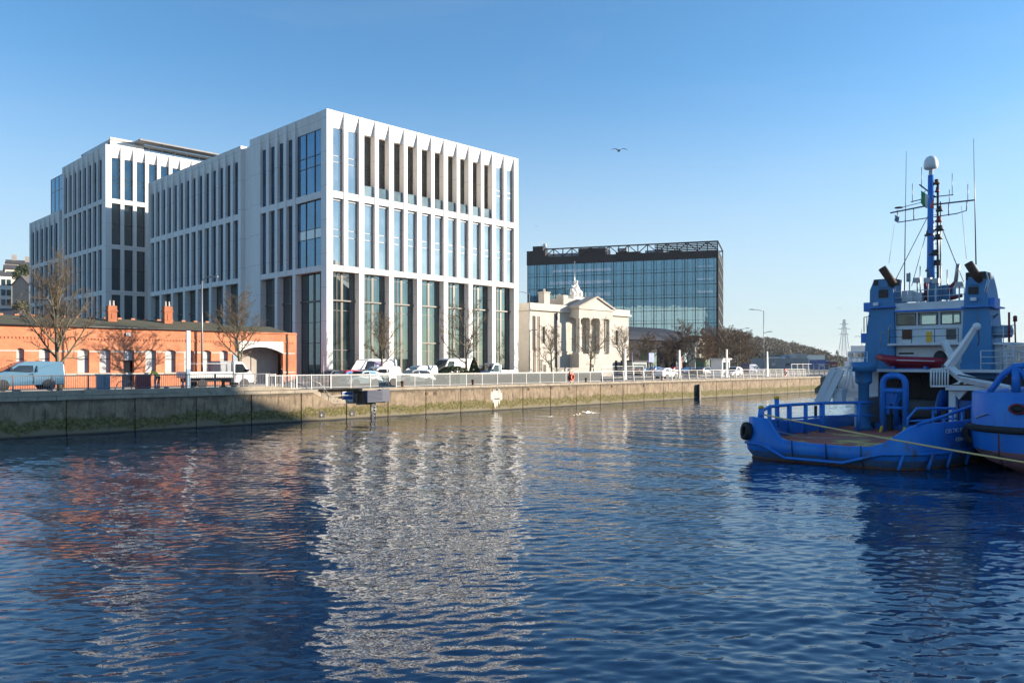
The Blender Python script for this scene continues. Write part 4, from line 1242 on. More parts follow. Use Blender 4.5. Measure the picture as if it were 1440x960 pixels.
paint('paint_white', (.80,.80,.79)); paint('paint_sky', (.10,.21,.31)); paint('paint_red', (.42,.02,.03)); paint('paint_silver', (.36,.38,.38))
paint('paint_black', (.02,.022,.025)); paint('paint_pale_blue', (.46,.60,.68)); paint('paint_navy', (.03,.05,.14)); paint('paint_grey', (.13,.14,.15))
paint('paint_blue', (.06,.22,.50)); mat('plum', (.13,.10,.28), rough=.4)
GV = 'vehicles on the quay road'
def roof_bars(root, h, hw, H, Wd):
    mb = MB()
    for x in (-.9,0,.8): mb.box(x-.03,x+.03,-.72,.72,H+.02,H+.07)
    mb.build('roof_bar', 'dark_frame', root)
vehicle('panel_van', 'light blue panel van with roof bars beside the tall bare tree', 'van', 33, 60.5, 4.5, 1.85, 1.92, 'van', 'paint_sky', -1, GV, G+.30, roof_bars)
def flatbed(root, h, hw, H, Wd):
    mb = MB(); mb.box(-h, h-1.85, -Wd/2, Wd/2, .82, .92)
    mb.build('flatbed', 'galv', root)
    mb = MB()
    for sg in (-1,1): mb.box(-h, h-1.9, sg*Wd/2-.02, sg*Wd/2+.02, .925, 1.3)
    mb.box(-h, -h+.04, -Wd/2+.03, Wd/2-.03, .925, 1.3); mb.build('drop_side', 'white_paint', root)
    mb = MB()
    for sg in (-1,1):
        mb.tube([(-h+.1,sg*(Wd/2-.05),1.3),(-h+.1,sg*(Wd/2-.05),1.95),(h-2.3,sg*(Wd/2-.05),1.95),(h-2.3,sg*(Wd/2-.05),1.3)],.025,6)
        for x in (-1.2,0): mb.tube([(x,sg*(Wd/2-.05),1.3),(x,sg*(Wd/2-.05),1.95)],.02,6)
    mb.build('cage', 'galv', root)
    mb = MB(); mb.box(h-2.85, h-1.95, -Wd/2+.1, Wd/2-.1, .93, 2.15); mb.build('tool_locker', 'grey_panel', root)
    mb = MB(); mb.box(-h+.1, h-.6, -.4, .4, .5, .8); mb.build('chassis', 'black', root)
vehicle('flatbed_lorry', 'white flatbed lorry with cage sides and grey locker before brick archway', 'lorry', 304, 62.0, 5.6, 1.9, 2.12, 'cab', 'paint_white', 1, GV, G+.12, flatbed)
def plum_sign(root, h, hw, H, Wd):
    for sg in (-1,1):
        mb = MB(); mb.box(h-3.6, h-2.7, sg*(Wd/2-.03), sg*(Wd/2+.015), 1.35, 2.35); mb.build('purple_panel', 'plum', root)
    mb = MB()
    for sg in (-1,1): mb.lathe([(.01,-.018),(.24,-.016),(.24,.016),(.01,.018)],16,(h-3.15,sg*(Wd/2+.01),1.75),'y')
    mb.build('round_emblem', 'white_paint', root)
vehicle('high_roof_van', 'high-roofed white van with purple panel on its side', 'van', 521, 72.5, 5.9, 2.0, 2.62, 'van', 'paint_white', -1, GV, G-.03, plum_sign)
vehicle('small_van', 'small white van with round rear in front of the purple-panelled van', 'van', 531, 62.6, 4.3, 1.8, 1.85, 'van', 'paint_white', -1, GV)
vehicle('estate_car', 'red estate car half hidden behind the small white van', 'car', 487, 66, 4.3, 1.75, 1.48, 'hatch', 'paint_red', -1, GV)
vehicle('saloon_car', 'dark green saloon car left of the red car', 'car', 466, 69, 4.4, 1.75, 1.45, 'saloon', 'paint_grey', -1, GV)
vehicle('hatchback_car', 'pale blue hatchback between red car and small white van', 'car', 508, 61, 3.9, 1.7, 1.45, 'hatch', 'paint_pale_blue', -1, GV)
vehicle('estate_car', 'silver grey estate car beside the slim bare tree', 'car', 581, 63, 4.5, 1.8, 1.5, 'hatch', 'paint_silver', -1, GV)
vehicle('small_van', 'small white van behind the silver estate car', 'van', 588, 70, 4.4, 1.8, 1.9, 'van', 'paint_white', -1, GV)
def red_tail(root, h, hw, H, Wd):
    mb = MB()
    for sg in (-1,1): mb.box(-h+.02,-h+.3,sg*(Wd/2-.08),sg*(Wd/2+.014),1.9,2.4)
    mb.build('red_flash','red',root)
vehicle('delivery_van', 'tall white delivery van with black nose behind the rounded bush', 'van', 635, 71.0, 6.2, 2.05, 2.7, 'van', 'paint_white', -1, GV, G-.03, red_tail)
def tip_body(root, h, hw, H, Wd):
    mb = MB(); mb.box(-h, h-1.85, -Wd/2, Wd/2, .8, .9); mb.build('flatbed', 'galv', root)
    mb = MB()
    for sg in (-1,1): mb.box(-h,h-1.85,sg*Wd/2-.03,sg*Wd/2+.03,.905,1.35)
    mb.build('drop_side','white_paint',root)
    mb = MB(); mb.box(h-1.95,h-1.85,-Wd/2,Wd/2,.9,2.0); mb.build('headboard','galv',root)
vehicle('pickup_lorry', 'pale blue and white pickup lorry parked right of the conical bush', 'lorry', 700, 64.5, 4.6, 1.85, 2.15, 'cab', 'paint_pale_blue', -1, GV, G-.03, tip_body)
vehicle('hatchback_car', 'white hatchback behind the horizontal railing near the market hall', 'car', 937, 62, 3.9, 1.7, 1.5, 'hatch', 'paint_white', 1, GV)
vehicle('small_car', 'little white rounded car near the far white fin post', 'car', 1031, 61.5, 3.4, 1.6, 1.6, 'hatch', 'paint_white', -1, GV)
vehicle('saloon_car', 'black saloon car in the crowd of parked cars by the market hall', 'car', 905, 78, 4.4, 1.75, 1.45, 'saloon', 'paint_black', 1, GV)
vehicle('hatchback_car', 'blue hatchback parked left of the market hall entrance', 'car', 924, 84, 4.0, 1.75, 1.5, 'hatch', 'paint_blue', 1, GV)
vehicle('saloon_car', 'navy saloon car parked right of the market hall entrance', 'car', 968, 76, 4.5, 1.75, 1.45, 'saloon', 'paint_navy', -1, GV)
vehicle('hatchback_car', 'red hatchback parked in front of the market hall entrance', 'car', 950, 82, 4.0, 1.75, 1.5, 'hatch', 'paint_red', 1, GV)
vehicle('estate_car', 'grey estate car under the brown trees right of the market hall', 'car', 992, 74, 4.5, 1.8, 1.5, 'hatch', 'paint_grey', 1, GV)
vehicle('small_van', 'dark van under the brown tree left of the tall double lamp', 'van', 1056, 74, 4.6, 1.9, 2.0, 'van', 'paint_navy', 1, GV)

# ================================================================== railings
def px_run(p0, p1, v): return at_v(p0, v)[0], at_v(p1, v)[0]
def railing(name, label, u0, u1, v, z, h, kind, m, bay=2.0, cat='railing'):
    root = thing(name, label, cat, u0, v, z, None)
    L = u1-u0; n = max(1, round(L/bay)); s = L/n
    for i in range(n+1):
        mb = MB()
        if kind == 'bars': mb.box(i*s-.045, i*s+.045, -.045, .045, 0, h+.02)
        elif kind == 'rails':                         # raked plate posts
            mb.hexa([(i*s-.03,-.16,0),(i*s+.03,-.16,0),(i*s+.03,.02,0),(i*s-.03,.02,0),(i*s-.03,-.02,h),(i*s+.03,-.02,h),(i*s+.03,.06,h),(i*s-.03,.06,h)])
        else: mb.box(i*s-.03, i*s+.03, -.03, .03, 0, h)
        mb.build('post', m, root)
    mb = MB()
    if kind == 'bars':
        mb.box(0, L, -.035, .035, h-.06, h); mb.build('top_rail', m, root)
        mb = MB(); mb.box(0, L, -.02, .02, .08, .12)
        k = int(L/.13)
        for i in range(k): x = L*(i+.5)/k; mb.box(x-.011, x+.011, -.011, .011, .12, h-.06)
        mb.build('bar_panel', m, root)
    elif kind == 'mesh':
        mb.box(0, L, -.035, .035, h-.05, h); mb.build('top_rail', m, root)
        for i in range(n):
            mb = MB(); mb.box(i*s+.06, i*s+s-.06, -.012, .012, .10, h-.10)
            g = mb.build('glass_panel', 'rail_glass', root)
            mb = MB(); mb.box(i*s+.031, i*s+s-.031, -.014, .014, .07, .10); mb.box(i*s+.031, i*s+s-.031, -.014, .014, h-.1, h-.07); mb.build('clamp', m, g)
    else:
        mb.box(-.02, L, -.0, .05, h-.045, h+.01); mb.build('top_rail', m, root)
        mb = MB()
        for k in range(5):
            z_ = .16+k*(h-.26)/5; mb.tube([(0,-.13+.14*z_/h,z_),(L,-.13+.14*z_/h,z_)], .016, 6)
        mb.build('lower_rail', m, root)
    return root
# smoked rail glass, partly see-through
m, nt, out = nodes('rail_glass')
tr = N(nt,'ShaderNodeBsdfTransparent'); tr.inputs[0].default_value=(.78,.82,.82,1)
df = N(nt,'ShaderNodeBsdfDiffuse'); df.inputs[0].default_value=(.36,.38,.37,1)
gl = N(nt,'ShaderNodeBsdfGlossy', Roughness=.05)
m1 = N(nt,'ShaderNodeMixShader'); m1.inputs[0].default_value=.42; nt.links.new(tr.outputs[0],m1.inputs[1]); nt.links.new(df.outputs[0],m1.inputs[2])
fr_ = N(nt,'ShaderNodeFresnel',IOR=1.45); m2_ = N(nt,'ShaderNodeMixShader'); nt.links.new(fr_.outputs[0],m2_.inputs[0]); nt.links.new(m1.outputs[0],m2_.inputs[1]); nt.links.new(gl.outputs[0],m2_.inputs[2])
nt.links.new(m2_.outputs[0],out.inputs[0])
mat('rail_white', (.62,.61,.58), (.52,.51,.48), scale=4, rough=.5)
VR = V0+.25
a0, a1 = px_run(-40, 331, VR); railing('bar_railing', 'long dark grey bar railing on the shaded left part of the quay', a0, 30.4, VR, 2.88, .97, 'bars', 'dark_rail', 2.2)
a0, a1 = px_run(345, 374, VR); railing('bar_railing', 'pale bar railing beside the nose of the flatbed lorry', 30.9, px_run(374,374,VR)[0], VR, G+.16, 1.1, 'bars', 'galv', 2.0)
a0, a1 = px_run(376, 417, VR); gz = railing('bar_railing', 'pale bar railing section with rounded end above the stair recess', a0, a1, VR, G+.01, 1.16, 'bars', 'galv', 1.5)
a0, a1 = px_run(418, 474, VR); railing('bar_railing', 'bar railing behind the stair handrail left of the blue notice', a0, a1, VR+.95, G+.01, 1.16, 'bars', 'galv', 1.7)
a0, a1 = px_run(474, 556, VR); railing('mesh_railing', 'glazed railing before small white van and blue fender panel', a0, a1, VR+.95, G+.01, 1.16, 'mesh', 'rail_white', 1.9)
a0, a1 = px_run(557, 846, VR); railing('mesh_railing', 'long glazed railing with white posts along the middle of the quay', a0, a1, VR, G+.01, 1.16, 'mesh', 'rail_white', 2.0)
a0, a1 = px_run(846, 1132, VR); railing('plate_railing', 'long horizontal-tube railing with raked posts on the far quay', a0, a1, VR, G+.01, 1.2, 'rails', 'rail_white', 2.0)
a0, a1 = px_run(846, 905, VR+9); railing('plate_railing', 'second horizontal-tube railing in front of the stone hall steps', a0, a1, VR+9, G+.1, 1.6, 'rails', 'rail_white', 2.2)
a0, a1 = px_run(1113, 1166, V0+1.5); railing('tall_railing', 'taller white railing at the far right end of the quay', a0, a1, V0+1.5, G, 2.0, 'rails', 'rail_white', 2.2)

# ================================================================== street furniture
def lamp_post(label, px, v, ytop, arms, base=G, group='street lamps'):
    uu, t = at_v(px, v); H = zz(ytop, t)-base
    root = thing('street_lamp', label, 'street lamp', uu, v, base, group)
    mb = MB(); mb.tube([(0,0,0),(0,0,1.3)], .11, 10); mb.tube([(0,0,1.3),(0,0,H)], [.085,.055], 10); mb.build('pole', 'lamp_grey', root)
    for (dx, dy, zf, L) in arms:
        d = Vector((dx,dy,0)).normalized(); z = H*zf
        mb = MB(); mb.tube([(0,0,z-.1),tuple(d*L*.5+Vector((0,0,z+.12))),tuple(d*L+Vector((0,0,z+.22)))],[.05,.04,.035],8); a = mb.build('arm','lamp_grey',root)
        mb = MB(); e = d*L+Vector((0,0,z+.2))
        mb.bar(tuple(e), tuple(e+d*.75+Vector((0,0,.04))), .28, .11); mb.build('lamp_head','lamp_grey',a)
    return root
c_, s_ = math.cos(QA), math.sin(QA)
rgt = (c_, -s_)                                   # picture-right in local axes
lamp_post('slender street lamp rising before the brick building left of the lorry', 284, 64, 393, [(rgt[0],rgt[1],1.0,.55)])
lamp_post('tall double-armed street lamp on the far quay right of brown trees', 1074, 62, 437, [(-rgt[0],-rgt[1],1.0,1.55),(rgt[0],rgt[1],.66,.6)])
lamp_post('distant street lamp peeking over brown trees beside the dark office', 1041, 78, 463, [(rgt[0],rgt[1],1.0,1.0)])
lamp_post('street lamp beside left corner of the stone hall', 744.5, 76, 412, [(-rgt[0],-rgt[1],1.0,1.6),(rgt[0],rgt[1],.55,.3)])
def fin(label, px, v, ytop, w_):
    uu, t = at_v(px, v); H = zz(ytop, t)-G
    root = thing('fin_post', label, 'light post', uu, v, G, 'white tapered posts on the far quay')
    mb = MB(); mb.hexa([(-w_,-.12,0),(w_,-.12,0),(w_,.12,0),(-w_,.12,0),(-w_*.75,-.1,H),(w_*.2,-.1,H),(w_*.2,.1,H),(-w_*.75,.1,H)]); mb.build('blade','rail_white',root,bevel=.015)
    mb = MB(); mb.box(-w_-.06,w_+.06,-.2,.2,0,.06); mb.build('base_plate','lamp_grey',root)
fin('white tapered post before the right end of the stone hall', 879, 59.5, 490, .26)
fin('white tapered post right of the white hatchback', 955.5, 59.5, 492, .25)
fin('white tapered post behind the little rounded white car', 1022, 59.5, 491, .26)
fin('white tapered post right beside the tall double lamp', 1079, 59.5, 494, .25)
tu, tt = at_v(264.5, 61); th = zz(466,tt)-G
root = thing('totem_sign', 'tall slim white totem standing before the red brick building', 'sign', tu, 61, G+.05)
mb = MB(); mb.box(-.14,.14,-.1,.1,1.6,th); mb.build('white_panel','white_paint',root)
mb = MB(); mb.box(-.14,.14,-.1,.1,0,1.597); mb.build('base','cabinet_blue',root)
def pole_(name, label, cat, px, v, ytop, r_, m, top=None):
    uu, t = at_v(px, v); H = zz(ytop,t)-G
    root = thing(name,label,cat,uu,v,G); mb = MB(); mb.tube([(0,0,0),(0,0,H)],[r_,r_*.8],8); mb.build('pole',m,root)
    if top: top(root,H)
    return root
pole_('sign_pole','thin bare sign pole at the corner of the white office block','pole',455,62,500,.035,'galv')
def black_top(root,H):
    mb=MB(); mb.tube([(0,0,H-.9),(0,0,H)],.13,8); mb.build('cap','black',root)
pole_('dark_pole','dark camera pole before the left half of the stone hall','pole',783,68,440,.085,'bronze_frame',black_top)
def info(root,H):
    mb=MB(); mb.box(-.22,.22,-.03,.03,H-.6,H); mb.build('sign_plate','sign_blue',root)
pole_('sign_pole','thin pole with small plate left of the white hatchback','pole',889,60.5,495,.04,'galv')
def cabinet(label, px0, px1, v, h, m, z=G):
    u0,u1 = at_v(px0,v)[0], at_v(px1,v)[0]
    root = thing('street_cabinet', label, 'cabinet', u0, v, z)
    mb = MB(); mb.box(0,u1-u0,-.25,.25,.05,h); mb.build('box',m,root,bevel=.03)
    mb = MB(); mb.box(-.05,u1-u0+.05,-.3,.3,h,h+.05); mb.build('lid',m,root)
    mb = MB(); mb.box((u1-u0)/2-.01,(u1-u0)/2+.01,-.256,-.251,.15,h-.1); mb.box((u1-u0)/2+.04,(u1-u0)/2+.08,-.28,-.251,h*.5,h*.6); mb.build('door_seam','dark_frame',root)
    return root
cabinet('pale blue-grey service cabinet behind the dark railing', 136.5, 153.5, 57.0, 1.3, 'cabinet_blue', G+.02)
cabinet('green service cabinet in front of the rounded bush', 644, 655, 59.5, 1.05, 'green_paint')
cabinet('dark green service cabinet behind the glazed railing before the stone hall', 818, 828, 60, 1.1, 'green_paint')
# maroon barrel bin and barrier parts
uu, t = at_v(201, 57.2)
root = thing('plastic_barrier', 'maroon plastic water-filled barrier behind dark railing', 'barrier', uu, 57.2, G+.05)
mb = MB(); mb.prism([(-.45,.06),(.45,.06),(.5,.5),(.47,1.2),(.4,1.28),(-.4,1.28),(-.47,1.2),(-.5,.5)],-.2,.2,'y'); mb.build('body','maroon',root,bevel=.04)
mb = MB(); mb.box(-.5,.5,-.3,.3,0,.055); mb.build('foot','shed_blue',root)
def bike_rack(label,px):
    uu,t = at_v(px,57.3); root = thing('cycle_stand',label,'cycle stand',uu,57.3,G,'tilted steel cycle stands')
    mb = MB(); mb.tube([(-.35,0,0),(.0,0,.75),(.12,0,.85),(.3,0,.85),(.36,0,.75),(.28,.0,0)],.03,8); mb.build('hoop','galv',root)
bike_rack('bent steel cycle stand just right of the blue-grey cabinet',166); bike_rack('bent steel cycle stand nearest to the maroon barrier',178)
def cone(label,px,v):
    uu,t = at_v(px,v); root = thing('traffic_cone',label,'traffic cone',uu,v,G+.02,'traffic cones by the flatbed lorry')
    mb = MB(); mb.lathe([(.17,.04),(.11,.45)],12); mb.lathe([(.085,.62),(.04,.95)],12); mb.build('cone','orange',root)
    mb = MB(); mb.lathe([(.11,.451),(.085,.619)],12); mb.build('white_sleeve','white_paint',root)
    mb = MB(); mb.box(-.22,.22,-.22,.22,0,.04); mb.build('foot','black',root)
cone('orange and white traffic cone beside the crouching workman',222.5,57.5); cone('orange and white traffic cone behind the tail of the flatbed lorry',257,58.2)
def lifebuoy(label,px,v,m):
    uu,t = at_v(px,v); root = thing('lifebuoy',label,'lifebuoy',uu,v,G,'lifebuoys on the quay railing')
    mb = MB(); mb.tube([(.26*math.cos(a*.5236),-.1,.62+.30*math.sin(a*.5236)) for a in range(13)],.07,8); mb.build('ring',m,root)
    mb = MB(); mb.box(-.3,.3,-.02,.06,.15,1.25); mb.build('back_board','red',root)
    mb = MB(); mb.box(-.03,.03,-.02,.04,0,.15); mb.build('stake','galv',root)
lifebuoy('orange lifebuoy on its red board before the stone hall',804,V0+.15,'orange')
lifebuoy('pale lifebuoy on a board at the far end of the quay railing',1105,V0+.15,'rail_white')
# stacked goods, signs and kiosk near the market hall
def kiosk(label,px,v,w_,h_,m,rm):
    uu,t = at_v(px,v); root = thing('kiosk',label,'kiosk',uu,v,G)
    mb = MB(); mb.box(-w_/2,w_/2,-1,1,0,h_); mb.build('cabin',m,root)
    mb = MB(); mb.box(-w_/2-.2,w_/2+.2,-1.3,1.2,h_+.002,h_+.2); mb.build('roof',rm,root)
    mb = MB(); mb.box(-w_/2+.3,w_/2-.3,-1.03,-1.002,1.0,h_-.4); mb.build('window','ground_glass',root)
kiosk('small green kiosk left of the market hall entrance',912,92,2.6,4.6,'green_paint','black_steel')
kiosk('small green kiosk right of the market hall entrance',988,84,2.0,3.0,'green_paint','slate')
kiosk('low grey kiosk under brown trees before the right side of stone hall',893,80,4,2.4,'shed_grey','black_steel')
kiosk('white ticket cabin beside the far tapered post',1013,66,2.4,2.7,'white_paint','rail_white')
def hoard(label,px,v,w_,h_,z0,m):
    uu,t = at_v(px,v); root = thing('hoarding_sign',label,'sign',uu,v,G)
    mb = MB(); mb.box(-w_/2,w_/2,-.05,.05,z0,z0+h_); mb.build('board',m,root)
    mb = MB()
    for s in (-1,1): mb.box(s*w_*.4-.05,s*w_*.4+.05,.06,.14,0,z0+h_-.1)
    mb.build('leg','dark_frame',root)
hoard('round-cornered blue sign board among parked cars',916,80,1.6,1.6,2.3,'sign_blue')
hoard('red sign board standing in front of the market hall entrance',957,90,1.0,2.8,.6,'red')
hoard('pale blue poster board beside the market hall entrance',963,92,2.4,2.0,2.4,'paint_pale_blue')

# ================================================================== people
def person(name, label, uv, z, joints, radii, edges, zones, hair='hair', rot=0.0, face_dir=(0,-1,0)):
    """one continuous skinned body; colours by height zone"""
    root = thing(name, label, 'person', uv[0], uv[1], z, None, rot)
    me = bpy.data.meshes.new('body'); me.from_pydata(joints, edges, [])
    o = bpy.data.objects.new('body', me); COL.objects.link(o)
    sk = o.modifiers.new('skin','SKIN'); o.modifiers.new('sub','SUBSURF').levels = 1
    o.modifiers['sub'].render_levels = 1
    for i, r_ in enumerate(radii): me.skin_vertices[0].data[i].radius = (r_, r_)
    me.skin_vertices[0].data[0].use_root = True
    dg = bpy.context.evaluated_depsgraph_get()
    nm = bpy.data.meshes.new_from_object(o.evaluated_get(dg)); bpy.data.objects.remove(o)
    nm.materials.clear()
    names = []
    for _, m_ in zones:
        if m_ not in names: names.append(m_); nm.materials.append(MATS[m_])
    for p in nm.polygons:
        p.use_smooth = True; c = p.center; best = None
        for test, m_ in zones:
            if test(c): best = m_; break
        p.material_index = names.index(best or names[-1])
    b_ = bpy.data.objects.new('body', nm); COL.objects.link(b_); b_.parent = root
    head = Vector(joints[3])
    mb = MB(); mb.ball((head.x-face_dir[0]*.02, head.y-face_dir[1]*.02, head.z+.05),(.105,.115,.10),10,7); mb.build('hair' if hair == 'hair' else 'hat', hair, root)
    return root
stand_e = [(0,1),(1,2),(2,3),(2,4),(4,5),(5,6),(6,7),(2,8),(8,9),(9,10),(10,11),(0,12),(12,13),(13,14),(14,15),(0,16),(16,17),(17,18),(18,19)]
stand_r = [.14,.14,.075,.10,.07,.05,.04,.035,.07,.05,.04,.035,.095,.065,.05,.05,.095,.065,.05,.05]
walk_j = [(0,0,.95),(0,0,1.3),(0,.0,1.5),(0,-.02,1.64),(.18,0,1.42),(.25,.08,1.15),(.24,-.05,.93),(.24,-.09,.85),(-.18,0,1.42),(-.25,-.06,1.15),(-.23,-.2,.95),(-.23,-.25,.88),
          (.1,-.02,.88),(.11,-.16,.50),(.1,-.14,.08),(.1,-.32,.05),(-.1,.02,.88),(-.1,.1,.5),(-.1,.34,.16),(-.1,.24,.05)]
pu,_ = at_v(396, 68.5)
zone_walk = [(lambda c: c.z > 1.54, 'skin'), (lambda c: c.z < .11, 'black'), (lambda c: abs(c.x) > .2 and c.z < .93 and c.z > .7, 'skin'), (lambda c: True, 'cloth_dark')]
person('person','pedestrian in dark clothes walking past the end of brick building',(pu,68.5),G,walk_j,stand_r,stand_e,zone_walk,rot=-1.2)
bend_j = [(0,.25,.82),(0,-.05,1.08),(0,-.32,1.18),(0,-.47,1.16),(.18,-.26,1.12),(.22,-.35,.85),(.18,-.45,.62),(.16,-.48,.55),(-.18,-.26,1.12),(-.22,-.35,.85),(-.16,-.45,.62),(-.14,-.48,.55),
          (.11,.25,.80),(.13,.08,.45),(.12,.18,.08),(.12,-.02,.05),(-.11,.25,.80),(-.13,.12,.45),(-.12,.24,.08),(-.12,.04,.05)]
zone_bend = [(lambda c: c.y < -.40 and c.z > 1.02, 'skin'), (lambda c: c.z < .11, 'black'), (lambda c: c.z < .6 and c.y < -.38, 'skin'), (lambda c: c.z > .84, 'hivis'), (lambda c: True, 'cloth_dark')]
pu,_ = at_v(219.5, 58.0)
person('person','workman in yellow hi-vis jacket bending beside a traffic cone',(pu,58.0),G+.3,bend_j,stand_r,stand_e,zone_bend,rot=-2.2)
# ================================================================== tug
mat('mast_blue', (.008,.035,.11), (.015,.03,.06), scale=3, rough=.5)
mat('tug_blue', (.006,.15,.56), (.03,.23,.62), scale=.9, rough=.48, bump=.10, bscale=2.2, stretch=(1,1,.4), c3=(.10,.085,.085), s3=1.6, l3=.56, h3=.70)
mat('tug_blue_dull', (.03,.18,.39), (.05,.22,.42), scale=1.1, rough=.55, stretch=(1,1,.22), c3=(.10,.12,.15), s3=3.0, l3=.57, h3=.70, bump=.08, bscale=4)
mat('hull_lower', (.03,.12,.32), (.12,.15,.16), scale=1.6, rough=.6, stretch=(1,1,1.6), c3=(.10,.06,.03), s3=3.5, l3=.56, h3=.66)
mat('deck_brown', (.56,.165,.115), (.40,.12,.085), scale=.8, rough=.9, spec=.1, c3=(.72,.47,.17), s3=.45, l3=.53, h3=.6, bump=.1, bscale=8)
mat('tug_white', (.66,.68,.68), (.56,.58,.59), scale=1.2, rough=.45, c3=(.28,.14,.07), s3=2.8, l3=.68, h3=.76)
mat('rust_pipe', (.035,.02,.015), (.085,.036,.015), scale=5, rough=.85)
mat('grease_shade_black', (.015,.015,.017), (.035,.03,.025), scale=5, rough=.7)
mat('wire_grey', (.14,.13,.115), (.07,.065,.06), scale=12, rough=.8)
mat('rib_red', (.34,.012,.03), (.26,.010,.025), scale=2, rough=.45)
mat('yellow', (.95,.52,.02), (.7,.36,.03), scale=5, rough=.55)
mat('lettering', (.72,.74,.76), rough=.6)
TU, TV_ = 35.0, 15.0
TUG = thing('tugboat', 'blue tugboat with twin funnels, radar mast and brown working deck moored stern-on', 'tugboat', TU, TV_, 0)
def T(px, py, lx):
    v, t = at_u(px, TU+lx); return Vector((lx, v-TV_, zz(py, t)))
def outl(pts, off):
    res = []
    n = len(pts)
    for i, p in enumerate(pts):
        a, b_ = pts[max(i-1,0)], pts[min(i+1,n-1)]
        d = Vector((b_[0]-a[0], b_[1]-a[1])).normalized()
        nrm = Vector((-d.y, d.x))               # inward for this winding
        res.append((p[0]+nrm.x*off, p[1]+nrm.y*off))
    return res
OUT = [(34,.3,3.4),(33,2.6,3.2),(30,4.2,2.2),(20,4.55,1.55),(8,4.6,1.5),(3,4.6,1.65),(1.7,4.55,1.95),(1.0,4.30,1.98),(.72,3.9,1.98),(.63,3.45,1.98),(.60,3.12,1.93),(.59,2.75,1.45),(.58,2.45,1.08),(.56,2.1,.97),(.55,1.0,.92),(.55,-.6,.90),
       (.62,-1.7,.95),(.74,-2.25,1.12),(.96,-2.8,1.5),(1.3,-3.22,1.82),(1.8,-3.55,1.97),(2.6,-3.88,1.99),(3.6,-4.12,1.99),(5,-4.35,2.0),(8,-4.52,2.0),(20,-4.5,2.0),(30,-4.1,2.3),(33,-2.5,3.2),(34,-.3,3.4)]
P2 = [(a,b_) for a,b_,_ in OUT]
lev = [(-.8,.75),(-.15,.42),(.12,.28),(.40,.06),(.70,0.0)]
rings = [[(x,y,z) for x,y in outl(P2, off)] for z,off in lev]
top = outl(P2, .13); rings.append([(x,y,z) for (x,y),(_,_,z) in zip(top, OUT)])
top2 = outl(P2, .15)
rings_in = outl(P2, .36)
rings.append([(x,y,z+.015) for (x,y),(_,_,z) in zip(outl(P2,.17), OUT)])
rings.append([(x,y,z+.012) for (x,y),(_,_,z) in zip(outl(P2,.33), OUT)])
rings.append([(x,y,z-.05) for (x,y),(_,_,z) in zip(rings_in, OUT)])
rings.append([(x,y,.80) for x,y in outl(P2,.40)])
mb = MB(); n = len(OUT)
vsx = [p for r_ in rings for p in r_]
for a in range(len(rings)-1):
    mi = 1 if a < 3 else 0
    fs = [(a*n+i, a*n+i+1, (a+1)*n+i+1, (a+1)*n+i) for i in range(n-1)] + [(a*n+n-1, a*n, (a+1)*n, (a+1)*n+n-1)]
    o0 = len(mb.v)
    if a == 0: mb.v += vsx
    for f in fs: mb.f.append(list(f)); mb.mi.append(mi); mb.sm.append(True)
hull = mb.build('hull', ['tug_blue','hull_lower'], TUG, fixn=True)
dk = outl(P2, .38)
mb = MB(); mb.add([(x,y,.86) for x,y in dk], [tuple(range(n))]); mb.build('deck', 'deck_brown', TUG)
# strake that dips to the waterline across the stern
st = outl(P2, -.03)
zz_st = {}
path = []
for i,(x,y) in enumerate(st):
    if 3 <= i <= 25:
        yy = OUT[i][1]
        if i <= 9: z = .74
        elif i <= 17: z = .74-.55*min(1, max(0,(3.3-yy)/1.2)) if yy > 0 else .19+.5*min(1,max(0,(-yy-.8)/1.3))
        else: z = .70
        path.append((x,y,z))
mb = MB(); mb.tube(path, .075, 8); mb.build('rubbing_strake', 'tug_blue', hull)
for x,y,tilt in ((1.05,-2.95,.25),(2.2,-3.78,.3),(3.5,-4.13,.2),(5.2,-4.42,.2)):
    mb = MB(); mb.tube([(x,y-.02,.68),(x-tilt,y+.08,.05)], .07, 8); mb.build('hull_rib', 'tug_blue', hull)
for yy in (1.75,.15,-1.4):
    mb = MB(); mb.tube([(.52,yy,1.0 if yy<1 else 1.02),(.535,yy,.6),(.6,yy,.35),(.8,yy,.05)], .028, 6); mb.build('weld_seam', 'grease_shade_black', hull)
mb = MB(); mb.tube([(x,y,.02) for x,y in outl(P2,.31)][3:26], .07, 6); mb.build('waterline_growth', 'rust', hull)
# port quarter fender and rope holes
mb = MB(); mb.lathe([(.25,-.13),(.42,-.15),(.45,0),(.42,.15),(.25,.13),(.25,-.13)],16,(0,0,0),'x')
fd = mb.build('tyre', 'rubber', TUG); fd.location = (.83,4.22,1.30); fd.rotation_euler = (0,.12,-.72)
text_mesh('stern_name', 'CELTIC IS', .26, 'lettering', TUG, (3.75,-4.215,1.56), (math.pi/2,0,math.atan2(-.17,1)), .01).scale = (1.45,1,1)
text_mesh('port_name', 'CORK', .24, 'lettering', TUG, (4.3,-4.30,1.16), (math.pi/2,0,math.atan2(-.16,1)), .01).scale = (1.25,1,1)
